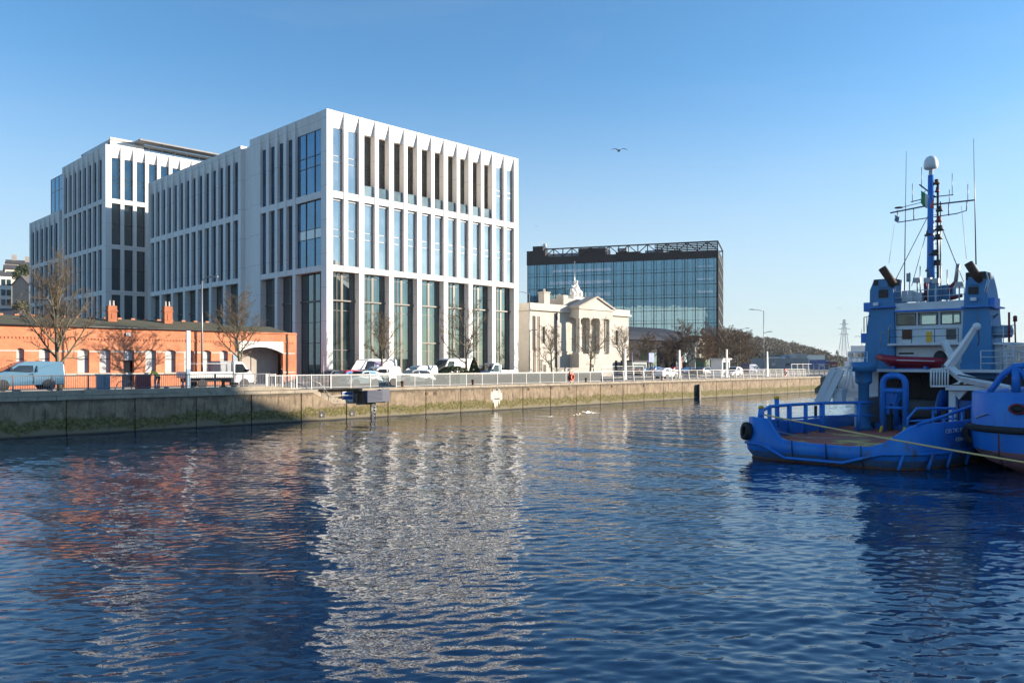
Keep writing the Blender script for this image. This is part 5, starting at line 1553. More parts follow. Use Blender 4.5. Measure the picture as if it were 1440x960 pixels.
# inner rails on the working deck, port
rl = [(1.0,3.55,2.02),(1.9,3.95,2.25),(2.9,4.05,2.42),(4.8,3.9,2.44),(7.9,3.5,2.44),(9.9,2.3,2.44),(10.5,1.75,2.44)]
rd = MB(); rd.tube(rl, .085, 8); rail = rd.build('deck_rail', 'tug_blue', TUG)
mb = MB(); mb.tube([(x,y,1.72 if i > 1 else z-.45) for i,(x,y,z) in enumerate(rl)], .05, 8); mb.build('mid_rail', 'tug_blue', rail)
for x,y,r_,h in ((1.9,3.95,.11,2.2),(2.9,4.05,.11,2.42),(4.8,3.9,.13,2.44),(6.3,3.7,.11,2.44),(7.9,3.5,.15,2.44),(9.9,2.3,.13,2.44)):
    mb = MB(); mb.tube([(x,y,.86),(x,y,h)], r_, 10); mb.build('rail_post', 'tug_blue', rail)
for x,y,z,a in ((4.2,4.25,2.75,.12),(1.9,4.15,2.35,-.35)):
    mb = MB(); mb.tube([(x,y,1.3),(x-a*.3,y+a*.3,z)], .12, 10); pp = mb.build('guide_post', 'tug_blue', TUG)
    mb = MB(); mb.lathe([(.13,0),(.14,.1),(.08,.16)],10,(x-a*.3,y+a*.3,z)); mb.build('yellow_cap','yellow',pp)
# starboard rails
rs_ = [(1.7,-3.35,1.98),(3.4,-3.9,2.28),(5.2,-4.15,2.52),(8,-4.3,2.75),(10,-4.3,2.75)]
mb = MB(); mb.tube(rs_, .075, 8); sr = mb.build('deck_rail','tug_blue',TUG)
for x,y,z in rs_[1:]:
    mb = MB(); mb.tube([(x,y,1.4),(x,y,z)], .06, 8); mb.build('rail_post','tug_blue',sr)
pts = [T(1276,603,5.5),T(1277,588,5.5),T(1289,574,5.5),T(1344,574,6.5)]
mb = MB(); mb.tube(pts,.065,8); sr = mb.build('deck_rail','tug_blue',TUG)
mb = MB(); mb.tube([T(1276,592,5.5),T(1345,588,6.5)],.045,8); mb.build('mid_rail','tug_blue',sr)
for px in (1312,1340):
    a = T(px,574,6.0); mb = MB(); mb.tube([(a.x,a.y,.86),a],.06,8); mb.build('rail_post','tug_blue',sr)
# towing goalpost
lx = 10.5
a, b_ = T(1241.5,605,lx), T(1273.5,606,lx)
zt_ = T(1255,528,lx).z
mb = MB()
arc = [(lx,a.y,.86),(lx,a.y,zt_-.45)]+[(lx,a.y-.45+.45*math.cos(q),zt_-.45+.45*math.sin(q)) for q in (.4,.8,1.2,1.57)]
arc2 = [(lx,b_.y+.45-.45*math.cos(q),zt_-.45+.45*math.sin(q)) for q in (1.57,1.2,.8,.4)]+[(lx,b_.y,zt_-.45),(lx,b_.y,.86)]
mb.tube(arc+arc2,.165,12)
z1 = T(1255,549,lx).z; z2 = T(1255,573,lx).z
mb.tube([(lx,a.y,z1),(lx,b_.y,z1)],.15,10); mb.tube([(lx,a.y,z2),(lx,b_.y,z2)],.09,10)
gp = mb.build('towing_frame','tug_blue',TUG)
for y in (a.y,b_.y):
    mb = MB(); mb.prism([(lx-.45,.865),(lx-.15,.865),(lx-.15,1.2)],y-.06,y+.06,'y'); mb.build('foot_gusset','yellow',gp)
# pedestal capstan on the port side
c_ = T(1214.5,600,11.2); z0 = .86
zh = [T(1214,y_,11.2).z for y_ in (509,522,536,541,568)]
mb = MB(); mb.lathe([(.55,z0),(.42,z0+.2),(.30,z0+.6),(.29,zh[3]),(.45,zh[3]+.15),(.45,zh[2]),(.46,zh[1]-.02),(.68,zh[1]),(.68,zh[0]),(.1,zh[0]+.01)],24,(c_.x,c_.y,0)); mb.build('capstan_pedestal','tug_blue_dull',TUG)
# winch
wn = MB(); wn.lathe([(.55,-1.1),(.55,.9)],20,(13.0,.2,2.0),'y'); W_ = wn.build('winch_drum','wire_grey',TUG)
for y0,r_ in ((-1.25,1.15),(.95,1.1),(-1.85,.95)):
    mb = MB(); mb.lathe([(.1,-.06),(r_,-.06),(r_,.06),(.1,.06)],24,(13.0,.2+y0,2.0),'y'); mb.build('winch_flange','tug_blue',W_)
mb = MB(); mb.box(12.4,13.6,-2.6,2.4,.865,1.15); mb.box(12.6,13.4,-2.55,-2.0,1.15,2.6); mb.box(12.6,13.4,1.35,1.8,1.15,2.9); mb.build('winch_bed','tug_blue',W_)
mb = MB(); rr = random.Random(9)
for i in range(26):
    x = rr.uniform(11.6,13.8); y = rr.uniform(-3.2,2.4); s = rr.uniform(.06,.25); h = rr.uniform(.2,1.6)
    mb.box(x,x+s,y,y+s*1.3,.866,.866+h)
for i in range(10):
    y = rr.uniform(-3,2); mb.tube([(14.3,y,.9),(14.2,y+.2,2.2),(14.3,y+rr.uniform(-.5,.5),3.9)],rr.uniform(.03,.07),6)
mb.build('deck_machinery','grease_shade_black',TUG)
# deckhouse
mb = MB(); mb.box(15.6,24,-3.3,3.3,.86,4.1); mb.build('lower_house','grease_shade_black',TUG)  # near-black colour stands in for the deep shade under the boat deck
mb = MB(); mb.box(15.55,24.1,3.302,3.9,.87,4.1); mb.box(12.6,15.5,3.1,3.6,.87,2.6); mb.build('port_house','tug_white',TUG)
mb = MB(); mb.box(12.6,24.2,-4.1,4.0,4.12,4.28); bd = mb.build('boat_deck','tug_white',TUG)
def rail_w(pts, h, parent, m='tug_white', r_=.028, every=.8, mids=2, name='guard_rail'):
    mb = MB(); pts = [Vector(p) for p in pts]
    for k in range(mids+1): mb.tube([p+Vector((0,0,h*(k+1)/(mids+1))) for p in pts], r_, 6)
    for p,q in zip(pts[:-1],pts[1:]):
        nn = max(1,int((q-p).length/every))
        for i in range(nn+1): x = p.lerp(q,i/nn); mb.tube([x,x+Vector((0,0,h))], r_, 6)
    return mb.build(name, m, parent)
rail_w([(13.0,3.9,4.28),(17,3.95,4.28),(23,3.95,4.28)],1.0,bd)
rail_w([(12.7,3.9,4.28),(12.7,2.9,4.28)],1.0,bd)
rail_w([(12.7,-3.0,4.28),(12.7,-4.0,4.28),(20,-4.0,4.28)],1.0,bd)
BL = 14.0
yl, yr = T(1257,500,BL).y, T(1356,500,BL).y
z_r, z_p = T(1306,437,BL).z, T(1306,424.5,BL).z
wz0, wz1 = T(1306,455.5,BL).z, T(1306,440.5,BL).z
wx = [(T(a,450,BL).y, T(b_,450,BL).y) for a,b_ in ((1262,1287),(1292.5,1318),(1324,1349.5))]
mb = MB()
def wall_with(x0,x1):
    mb.box(x0,x1,yr,yl,4.285,wz0); mb.box(x0,x1,yr,yl,wz1,z_r)
    e = [yl]+[v_ for w_ in wx for v_ in w_]+[yr]
    for i in range(0,len(e),2): mb.box(x0,x1,e[i+1],e[i],wz0,wz1)
wall_with(BL,BL+.1)
mb.box(BL+4.6,BL+4.7,yr,yl,4.285,wz0)
for q_ in range(5): mb.box(BL+4.6,BL+4.7,yr+(yl-yr)*q_/4-.04,yr+(yl-yr)*q_/4+.04,wz0,z_r)
mb.box(BL+.1,BL+4.6,yl-.1,yl,4.285,z_r); mb.box(BL+.1,BL+4.6,yr,yr+.1,4.285,z_r)
mb.box(BL+.1,BL+4.6,yr+.1,yl-.1,4.285,wz0-.1)
br = mb.build('bridge_house','tug_white',TUG)
glass('bridge_glass',(.01,.02,.02),ior=1.5,alpha=.85)
for a,b_ in wx:
    mb = MB(); mb.box(BL+.04,BL+.055,b_,a,wz0,wz1); wg = mb.build('window','bridge_glass',br)
    mb = MB(); mb.box(BL-.03,BL-.002,b_-.05,b_,wz0-.05,wz1+.05); mb.box(BL-.03,BL-.002,a,a+.05,wz0-.05,wz1+.05); mb.box(BL-.03,BL-.002,b_,a,wz1,wz1+.05); mb.box(BL-.03,BL-.002,b_,a,wz0-.05,wz0)
    mb.build('window_frame','dark_frame',wg)
mb = MB(); mb.box(BL+2.0,BL+2.6,wx[0][0]-.1,yl-.1,wz0-.1,wz1); mb.box(BL+1.5,BL+1.9,yr+.4,yr+.9,wz0-.1,wz0+.12); mb.build('wheelhouse_console','grease_shade_black',br)
mb = MB(); mb.box(BL-.15,BL+4.9,yr-.2,yl+.2,z_r+.002,z_r+.1); mb.box(BL-.05,BL-.0,yr,yl,z_r+.1,z_p); mb.box(BL+4.7,BL+4.75,yr,yl,z_r+.1,z_p); mb.build('bridge_roof','tug_white',br)
mb = MB(); mb.box(BL-.18,BL-.152,yr-.2,yl+.2,z_r-.02,z_r+.08); mb.build('roof_edge','tug_blue',br)
zpl = T(1306,483,BL).z
mb = MB(); mb.box(BL-.75,BL-.005,yr-.1,yl+.1,zpl-.1,zpl+.02); pl_ = mb.build('walkway','tug_white',br)
rail_w([(BL-.7,yl,zpl),(BL-.7,yr+.1,zpl)],.8,pl_,'dark_frame',.018,1.2,1)
for p0,p1,y0,y1,m_ in ((1269,1282.5,477,463,'rust'),(1331,1344.5,477,462.5,'bronze_frame'),(1303,1310,481,466,'yellow')):
    a, b_ = T(p0,y0,BL), T(p1,y1,BL)
    mb = MB(); mb.box(BL-.06,BL-.004,b_.y,a.y,a.z,b_.z); mb.build('hatch',m_,br)
a, b_ = T(1264,498,BL), T(1285,495.5,BL)
mb = MB(); mb.box(BL-.03,BL-.004,b_.y,a.y,a.z,b_.z); mb.build('vent_slot','grease_shade_black',br)
mb = MB(); c_ = T(1322,503,BL-.4); mb.ball(tuple(c_),(.3,.35,.42),12,8); mb.build('cowl_vent','grease_shade_black',br)
# roof gear
rail_w([(BL,yl,z_p-.05),(BL,yr,z_p-.05)],.75,br,'tug_white',.022,.7,1)
rail_w([(BL+4.6,yl,z_p-.05),(BL+4.6,yr,z_p-.05)],.75,br,'tug_white',.022,.7,1)
def boxT(name,p0,p1,y0,y1,lx,m,dep=.5,parent=None):
    a,b_ = T(p0,y0,lx),T(p1,y1,lx); mb = MB(); mb.box(lx,lx+dep,b_.y,a.y,a.z,b_.z); return mb.build(name,m,parent or TUG)
boxT('roof_locker',1268,1283,424,409,BL+.6,'tug_white',.7,br); boxT('roof_locker',1284,1296,424,411,BL+.9,'tug_white',.6,br)
for px,py in ((1290,394),(1305,394),(1316,395),(1349,400)):
    c_ = T(px,py,BL+1.0); mb = MB(); mb.box(c_.x-.15,c_.x+.15,c_.y-.19,c_.y+.19,c_.z-.14,c_.z+.14); l_ = mb.build('searchlight','galv',br)
    mb = MB(); mb.tube([(c_.x,c_.y,z_p-.3),(c_.x,c_.y,c_.z-.1)],.04,6); mb.build('lamp_stem','tug_white',l_)
c0,c1 = T(1344,396,BL+1.4),T(1347.5,371,BL+1.2)
mb = MB(); mb.tube([c0,c1],.11,10); fm = mb.build('fire_monitor','galv',br)
mb = MB(); mb.tube([T(1335,412,BL+1.5),T(1338,402,BL+1.5),c0],.10,8); mb.tube([T(1336,420,BL+1.5),T(1353,415,BL+1.5)],.11,8); mb.tube([T(1302,423,BL+1.2),T(1301,398,BL+1.2)],.09,8); mb.build('red_pipework','maroon',fm)
boxT('winch_house',1303,1320,423,399,BL+1.6,'tug_blue_dull',.6,br); boxT('winch_house',1324,1340,421,400,BL+1.9,'tug_blue_dull',.6,br)
for px,y0,y1 in ((1279,424,383),(1272,424,398),(1323,424,356),(1332,424,379),(1294,424,374)):
    mb = MB(); mb.tube([T(px,y0,BL+1.2),T(px,y1,BL+1.2)],.03,6); mb.build('aerial','lamp_grey',br)
boxT('aerial_box',1274.5,1279,396,384,BL+1.2,'galv',.2,br)
# funnels
def funnel(side):
    L = side > 0
    e = (lambda p,y_: T(p,y_,BL-.2))
    if L: rowsF = [(1213,1258.5,520),(1218,1258,470),(1222.5,1257,432),(1223,1256.5,408),(1229,1257,393)]
    else: rowsF = [(1351,1397,532),(1353,1394,470),(1355,1391,432),(1357,1387,405),(1358.5,1386,383)]
    mb = MB(); rg = []
    for a_,b__,y_ in rowsF:
        p,q = e(a_,y_),e(b__,y_); dd = 2.2 if y_ > 400 else 1.5
        rg.append([(p.x,p.y,p.z),(q.x,q.y,p.z),(q.x+dd,q.y,p.z),(p.x+dd,p.y,p.z)])
    vv = [p for r_ in rg for p in r_]
    fs = [(4*i+k,4*i+(k+1)%4,4*i+4+(k+1)%4,4*i+4+k) for i in range(len(rg)-1) for k in range(4)]+[(len(vv)-4,len(vv)-3,len(vv)-2,len(vv)-1)]
    mb.add(vv,fs); f_ = mb.build('funnel','tug_blue_dull',TUG,bevel=.03)
    px0,px1 = (1236,1249) if L else (1362,1376)
    y0,y1 = (419,407) if L else (414,403)
    a,b__ = e(px0,y0),e(px1,y1); mb = MB(); mb.box(a.x-.05,a.x+.1,b__.y,a.y,a.z,b__.z); mb.build('louvre','grease_shade_black',f_)
    a,b__ = e(px0,y1-2),e(px1,y1-14); mb = MB(); mb.box(a.x-.09,a.x+.1,b__.y,a.y,a.z,b__.z); mb.build('inspection_panel','tug_blue_dull',f_)
    a,b__ = (e(1222,434),e(1259,430)) if L else (e(1354,433),e(1397,429))
    mb = MB(); mb.box(a.x-.3,a.x+2.4,b__.y,a.y,a.z,b__.z); mb.build('ledge','tug_blue',f_)
    p,q = (1222,1215) if not L else (1221.5,1213.5)
    a,b__ = (e(1213.5,438),e(1223,425)) if L else (e(1388,433),e(1398,418)); mb = MB(); mb.box(a.x+.1,a.x+1.2,b__.y,a.y,a.z,b__.z); mb.build('lamp_box','tug_blue',f_)
    pts = [e(1257,402),e(1250,390),e(1242,377)] if L else [e(1377,396),e(1371.5,385),e(1363,370)]
    pts = [Vector((p_.x+.12-.16*q_,p_.y,p_.z)) for q_,p_ in enumerate(pts)]
    mb = MB(); mb.tube(pts,.225,14); mb.tube([pts[-1]+(pts[-1]-pts[-2])*.001,pts[-1]+(pts[-1]-pts[-2]).normalized()*.02],.18,12,1); mb.build('exhaust_pipe',['rust_pipe','black'],f_)
    a,b__ = (e(1228.5,402),e(1257.5,392.5)) if L else (e(1358,394),e(1386.5,382.5)); mb = MB(); mb.box(a.x-.02,a.x+.9,b__.y,a.y,a.z,b__.z+.03); mb.build('funnel_top','grease_shade_black',f_)
    a = e(1233,428) if L else e(1370,421); mb = MB(); mb.box(a.x-.22,a.x-.05,a.y-.14,a.y+.14,a.z-.08,a.z+.1); mb.build('floodlight','white_paint',f_)
    if L:
        a,b__ = e(1207,482),e(1220,468); mb = MB(); mb.box(a.x+.4,a.x+1.4,b__.y,a.y,a.z,b__.z); mb.build('side_box','tug_blue',f_)
        mb = MB(); mb.tube([e(1215,467),e(1215,446),e(1224,444)],.03,6); mb.tube([e(1219,467),e(1219,446)],.025,6); mb.build('side_rail','dark_frame',f_)
        mb = MB(); mb.tube([e(1249,488),e(1250,460),e(1254,456)],.03,6); mb.tube([e(1238,488),e(1239,468),e(1249,466)],.025,6); mb.build('ladder','galv',f_)
    else:
        a,b__ = e(1354,524),e(1396,510); mb = MB(); mb.box(a.x-.5,a.x-.01,b__.y,a.y,a.z,b__.z); mb.build('base_locker','tug_blue_dull',f_)
        mb = MB(); mb.tube([e(1387,412),e(1391,395),e(1387,382)],.03,6); mb.tube([e(1384,412),e(1388,395)],.02,6); mb.build('side_hoop','white_paint',f_)
funnel(1); funnel(-1)
# mast
ML = BL+2.2
mb = MB(); p0,p1 = T(1309,430,ML),T(1312.5,246,ML)
p1 = Vector((ML,p0.y,p1.z)); mb.tube([p0,p1],[.25,.16],12); MA = mb.build('mast','tug_blue',TUG)
zt_ = p1.z; my = p0.y
mb = MB(); mb.lathe([(.06,zt_),(.12,zt_+.06),(.10,zt_+.32),(.30,zt_+.36),(.37,zt_+.42),(.39,zt_+.62),(.36,zt_+.86),(.26,zt_+1.05),(.12,zt_+1.13),(.01,zt_+1.15)],20,(ML,my,0)); mb.build('radar_dome','white_paint',MA)
mb = MB()
def my_(py): return T(1311,py,ML).z
yL_, yR_ = T(1252,290,ML).y, T(1371,290,ML).y
mb.tube([(ML,yL_,my_(292)),(ML,my,my_(288)),(ML,yR_,my_(289))],.045,8)
mb.tube([(ML,T(1262,300,ML).y,my_(307)),(ML,T(1345,300,ML).y,my_(304.5)),(ML,T(1359,300,ML).y,my_(302)),(ML,T(1360,290,ML).y,my_(288))],.03,8)
for px in (1262,1285,1334): y = T(px,290,ML).y; mb.tube([(ML,y,my_(306)),(ML,y,my_(289.5))],.028,6)
mb.tube([(ML,T(1281,280,ML).y,my_(280)),(ML,my,my_(277)),(ML,T(1341,276,ML).y,my_(278))],.03,6)
mb.tube([(ML,T(1262,285,ML).y,my_(287)),(ML,my,my_(281))],.02,6)
mb.tube([(ML,T(1293,258,ML).y,my_(257)),(ML,T(1316,278,ML).y,my_(278))],.045,6)
mb.tube([(ML,T(1295,272,ML).y,my_(272)),(ML,T(1303,262,ML).y,my_(266)),(ML,my,my_(272))],.02,6)
yd = mb.build('yard','mast_blue',MA)
mb = MB(); y = T(1264,287,ML).y; mb.lathe([(.01,0),(.24,.02),(.24,.07),(.01,.09)],14,(ML,y,my_(287))); mb.build('antenna_disc','dark_frame',yd)
for px,y0,y1 in ((1296,262,233),(1283,281,254),(1339,277,248),(1361,289,266),(1335,289,270)):
    y = T(px,y0,ML).y; mb = MB(); mb.tube([(ML,y,my_(y0)),(ML,y,my_(y1))],.018,6); mb.build('aerial','dark_frame',yd)
mb = MB(); y = my-.38
mb.tube([(ML,y,my_(425)),(ML,y,my_(260))],.07,6); mb.tube([(ML,y-.14,my_(400)),(ML,y-.14,my_(285))],.035,6); 
for k in range(20): z = my_(425)+(my_(262)-my_(425))*k/20; mb.tube([(ML,my,z),(ML,y-.06,z)],.016,5)
mb.build('mast_ladder','dark_frame',MA)
for py,px,s,m_ in ((257,1317,.14,'rust'),(268,1318,.10,'maroon'),(295,1321,.16,'dark_frame'),(310,1320,.15,'maroon'),(322,1321,.22,'dark_frame'),(328,1307,.22,'dark_frame'),(334,1319,.2,'dark_frame'),(356,1313,.24,'dark_frame'),(370,1318,.2,'grease_shade_black'),(378,1306,.15,'dark_frame')):
    c_ = T(px,py,ML); mb = MB(); mb.lathe([(s*.6,-.16),(s*1.25,-.14),(s*1.25,-.05),(s*.8,.0),(s*.75,.16),(.02,.18)],10,(ML,c_.y,my_(py))); mb.build('mast_lamp',m_,MA)
for (pa,ya,pb,yb) in ((1308,298,1258,396),(1307,312,1282,402),(1326,324,1355,396),(1325,322,1345,372)):
    a = T(pa,ya,ML); b_ = T(pb,yb,BL); mb = MB(); mb.tube([a,b_],.02,6); mb.build('stay_wire','dark_frame',MA)
for pa,ya,pb,yb in ((1258,316,1250,370),(1352,290,1359,364)):
    a = T(pa,ya,ML); b_ = T(pb,yb,BL); mb = MB(); mb.tube([a,b_],.012,5); mb.build('halyard','galv',MA)
for px,y0,y1,p1_ in ((1271.5,424,213,1274.5),(1372.5,372,195,1369)):
    a,b_ = T(px,y0,BL+.8),T(p1_,y1,BL+.8); mb = MB(); mb.tube([a,a.lerp(b_,.55),b_],[.035,.022,.01],6); mb.build('whip_aerial','dark_frame',TUG)
# white knuckle crane, starboard
KL = 10.6
mb = MB(); a,b_ = T(1331,548,KL),T(1394,542.5,KL)
mb.box(KL-.2,KL+1.6,b_.y,a.y,a.z,b_.z)
for px in (1338,1383): c_ = T(px,548,KL); mb.box(KL+.1,KL+.5,c_.y-.16,c_.y+.16,.87,c_.z); 
mb.prism([(a.y-.25,a.z),(a.y-.95,a.z),(a.y-.55,a.z-.5)],KL+.12,KL+.4,'x')
CR = mb.build('crane_base','tug_white',TUG)
mb = MB(); mb.box(KL-.15,KL+1.4,T(1393,545,KL).y,T(1340,545,KL).y,b_.z+.002,b_.z+.05); mb.build('crane_deck','rust',CR)
mb = MB(); mb.tube([T(1333,516,KL),T(1353,489,KL),T(1371,461,KL)],[.24,.20,.15],4,smooth=False); mb.tube([T(1334,514,KL+.25),T(1360,480,KL+.25)],.06,8); c_ = T(1373.5,459,KL); mb.ball(tuple(c_),(.16,.2,.2),10,7); bm_ = mb.build('crane_boom','white_paint',CR)
mb = MB(); mb.tube([T(1331,514,KL),T(1352,531,KL),T(1376,537,KL-.3),T(1420,545,KL-1.0)],[.22,.24,.2,.12],4,smooth=False); mb.build('crane_arm','white_paint',CR)
mb = MB(); mb.tube([T(1347,527,KL-.28),T(1400,536,KL-.8)],.035,6); mb.build('hydraulic_hose','grease_shade_black',CR)
mb = MB(); mb.tube([T(1327,480,KL+.6),T(1341,505,KL+.5)],[.2,.15],4,smooth=False); mb.tube([T(1330,494,KL+.5),T(1342,512,KL+.4)],.07,6); mb.build('crane_jib','white_paint',CR)
mb = MB()
for pa,ya,pb,yb in ((1352,531,1346,543),(1356,540,1371,531),(1362,532,1368,541),(1340,541,1358,534)): mb.tube([T(pa,ya,KL-.1),T(pb,yb,KL-.1)],.05,6)
mb.build('crane_strut','white_paint',CR)
mb = MB(); a = T(1375.5,464,KL); mb.tube([a,T(1377,478,KL),T(1375,486,KL)],.025,6); mb.build('crane_hook_wire','rust',CR)
mb = MB()
for i in range(7): p_ = 1309+i*4.0; mb.tube([T(p_,543,KL-.2),T(p_+.3,519,KL-.2)],.04 if i else .05,6)
mb.tube([T(1309,519,KL-.2),T(1334,518,KL-.2)],.045,6); mb.tube([T(1309,543,KL-.2),T(1334,543,KL-.2)],.06,6); mb.build('cage_rail','white_paint',CR)
# starboard gear
a = T(1407,484,BL)
mb = MB(); q = T(1428,481,BL); mb.box(BL,BL+3,q.y,T(1394,481,BL).y,q.z-.12,q.z); sp_ = mb.build('side_platform','tug_white',TUG)
mb = MB()
for px in (1411,1424): mb.tube([T(px,526,BL),T(px+.8,482,BL)],.035,6)
for k in range(8): mb.box(BL-.05,BL+.1,T(1423,500,BL).y,T(1412,500,BL).y,T(1417,522-5.3*k,BL).z,T(1417,520.5-5.3*k,BL).z)
mb.build('ladder','tug_white',sp_)
c_ = T(1410,466,BL+.4); mb = MB(); mb.lathe([(.1,-.5),(.33,-.42),(.36,0),(.33,.42),(.1,.5)],14,tuple(c_),'y'); mb.build('liferaft_canister','cabinet_blue',sp_)
rail_w([(BL,T(1394,481,BL).y,q.z),(BL,q.y,q.z)],.9,sp_,'tug_white',.025,.5,1)
mb = MB(); mb.tube([T(1419,481,BL),T(1419,439,BL)],.055,8); mb.tube([T(1428,481,BL),T(1427,452,BL)],.04,8); c_ = T(1427.5,452,BL); mb.lathe([(.1,0),(.1,.28),(.04,.32)],8,tuple(c_)); mb.build('lamp_mast','maroon',sp_)
boxT('side_cabin',1394,1407,530,484,BL+.3,'tug_white',1.4)
mb = MB(); mb.tube([T(1392,452,BL+.4),T(1404,441,BL+.4)],.025,6); mb.tube([T(1390,441,BL+.4),T(1398,445,BL+.4),T(1403,441,BL+.4)],.03,6); mb.build('nav_bracket','dark_frame',sp_)
# port stowed gangway and gear
GL = 9.4
mb = MB(); 
for px0 in (1150,1160): mb.bar(T(px0,566,GL),T(px0+23,519,GL),.16,.4)
mb.bar(T(1157,563,GL+.2),T(1178,521,GL+.2),.55,.1); mb.build('stowed_gangway','tug_white',TUG)
boxT('deck_locker',1171,1184,566,547,GL+.2,'tug_white',.6)
mb = MB()
for pa,ya,pb,yb in ((1184,560,1193,516),(1188,560,1198,516),(1170,518,1198,515),(1178,524,1180,548),(1197,520,1200,545)): mb.tube([T(pa,ya,GL+1),T(pb,yb,GL+1)],.045,6)
mb.build('davit','white_paint',TUG)
mb = MB(); a = T(1147,570,GL); mb.tube([(a.x,a.y,1.3),a],.09,8); mb.tube([T(1156,575,GL),T(1156,561,GL)],.08,8); mb.build('bitts','grease_shade_black',TUG)

# red inflatable on its cradle: a boat of its own
ra, rb = T(1236,503,12.9), T(1328,511,12.9)
RIB = tag(empty('inflatable_boat', W(TU+12.9, TV_+(ra.y+rb.y)/2, 4.29), QA), 'red inflatable workboat stowed on cradle before the tug bridge', 'inflatable boat')
hl = (ra.y-rb.y)/2
mb = MB()
for dx in (-.42,.42):
    mb.tube([(dx,-hl,.42),(dx,-hl+.25,.44),(dx,hl-1.2,.50),(dx*.8,hl-.5,.58),(dx*.25,hl,.70)],[.10,.21,.22,.21,.17],12)
mb.build('tube','rib_red',RIB)
mb = MB(); mb.prism([(-.45,.42),(.45,.42),(0,.05)],-hl+.2,hl-.7,'y'); mb.add([(-.45,hl-.7,.42),(.45,hl-.7,.42),(0,hl-.7,.05),(0,hl-.05,.55)],[(0,1,3),(1,2,3),(2,0,3),(0,2,1)]); mb.build('keel','rib_red',RIB)
mb = MB()
for dx in (-.42,.42): mb.tube([(dx*1.52,-hl+.3,.44),(dx*1.54,hl-1.2,.50)],.025,6)
mb.build('grab_line','white_paint',RIB)
mb = MB()
for y in (-.9,.8): mb.box(-.5,.5,y-.06,y+.06,0,.16)
mb.box(-.05,.05,-.84,.74,.0,.05)
mb.build('cradle','tug_blue',RIB)
# flags
def flag(name,label,px,py0,py1,wd,cols,lean):
    a = T(px,py0,ML-.15); b_ = T(px,py1,ML-.15); Hf = a.z-b_.z
    base = W(TU+a.x, TV_+a.y, a.z)
    root = tag(empty(name,base,QA),label,'flag')
    nI,nJ = 9,8
    for ci,cm in enumerate(cols):
        mb = MB(); vv = []; fs = []
        ks = range(ci*nI//len(cols),(ci+1)*nI//len(cols)+1)
        for i in ks:
            for j in range(nJ+1):
                x = i/nI; z = -Hf*(j/nJ)*(.55+.1*math.sin(x*5))-x*Hf*lean
                vv.append((.06*math.sin(x*9+j*.5),-x*wd,z))
        m_ = len(ks)
        for i in range(m_-1):
            for j in range(nJ): p_ = i*(nJ+1)+j; fs.append((p_,p_+1,p_+nJ+2,p_+nJ+1))
        mb.add(vv,fs,0,True); o = mb.build('stripe',cm,root,fixn=False)
        sd = o.modifiers.new('th','SOLIDIFY'); sd.thickness = .008
mat('flag_green',(.03,.30,.10),rough=.8); mat('flag_white',(.75,.75,.73),rough=.8); mat('flag_orange',(.75,.13,.03),rough=.8)
flag('ensign','green white and orange flag hanging from the tug mast yard',1295,268,299,.72,['flag_green','flag_white','flag_orange'],.45)
flag('pennant','small dull blue pennant hanging under left end of mast yard',1258,302,316,.28,['cabinet_blue'],.3)

# ================================================================== second vessel, only its round stern in view
V2 = thing('workboat', 'blue workboat with rounded stern and mauve underwater paint beside the tug', 'workboat', 40.5, 5.55, 0)
mat('antifoul', (.62,.30,.32), (.50,.23,.26), scale=1.5, rough=.6, c3=(.10,.05,.04), s3=3, l3=.6, h3=.7)
def ring(r_, z):
    f_ = r_/4.2; A_, B_2 = 3.2-(4.2-r_)*1.0, 4.75*f_
    pts = [(42,B_2),(8,B_2),(3,B_2)]
    for i in range(0,33):
        a = math.pi/2+math.pi*i/32; c_, s_2 = math.cos(a), math.sin(a)
        pts.append((-A_*abs(c_)**.6667, B_2*math.copysign(abs(s_2)**.6667, s_2)))
    pts += [(3,-B_2),(8,-B_2),(42,-B_2)]
    return [(x,y,z) for x,y in pts]
lv = [(-.6,1.6),(-.15,2.55),(.15,3.1),(.45,3.75),(.95,4.17),(1.72,4.24),(3.34,4.22),(3.39,4.17),(3.39,3.95),(3.3,3.93),(2.3,3.93)]
rg = [ring(r_,z) for z,r_ in lv]; n = len(rg[0]); vv = [p for r_ in rg for p in r_]
def band(name,i0,i1,m_,par):
    mb = MB(); mb.add(vv,[(a*n+i,a*n+i+1,(a+1)*n+i+1,(a+1)*n+i) for a in range(i0,i1) for i in range(n-1)],0,True)
    me_o = mb.build(name,m_,par)
    bm = bmesh.new(); bm.from_mesh(me_o.data); loose = [v_ for v_ in bm.verts if not v_.link_faces]; bmesh.ops.delete(bm,geom=loose,context='VERTS'); bm.to_mesh(me_o.data); bm.free()
    return me_o
H2_ = band('hull',4,10,'tug_blue',V2); band('hull_bottom',0,4,'antifoul',V2)
mb = MB(); mb.add(ring(3.92,2.45),[tuple(range(n))]); mb.build('deck','deck_brown',V2)
mb = MB(); mb.tube([(x*1.0,y*1.0,1.86) for x,y,_ in ring(4.27,0)],.15,10); mb.build('rubbing_strake','rubber',V2)
def P2v(px,py,u_): v_,t = at_u(px,u_); return Vector((u_-40.5, v_-5.55, zz(py,t)))
for px,py in ((1431,575),):
    h0_ = P2v(px,py,37.33)
    mb = MB(); mb.lathe([(.16,-.05),(.21,-.06),(.23,0),(.21,.06),(.16,.05),(.16,-.05)],14); h_ = mb.build('hawse_ring','maroon',V2); h_.location = h0_; h_.rotation_euler = (0,math.pi/2,0); h_.scale = (1,1.5,1)
    mb = MB(); mb.lathe([(.01,-.02),(.16,-.02),(.16,.02)],14); mb.build('hawse_hole','grease_shade_black',h_)
mb = MB(); u_ = 38.6
mb.tube([P2v(1391,551,u_),P2v(1398,543,u_),P2v(1410,527,u_),P2v(1426,515.5,u_),P2v(1450,513,u_),P2v(1500,513,u_)],.13,12)
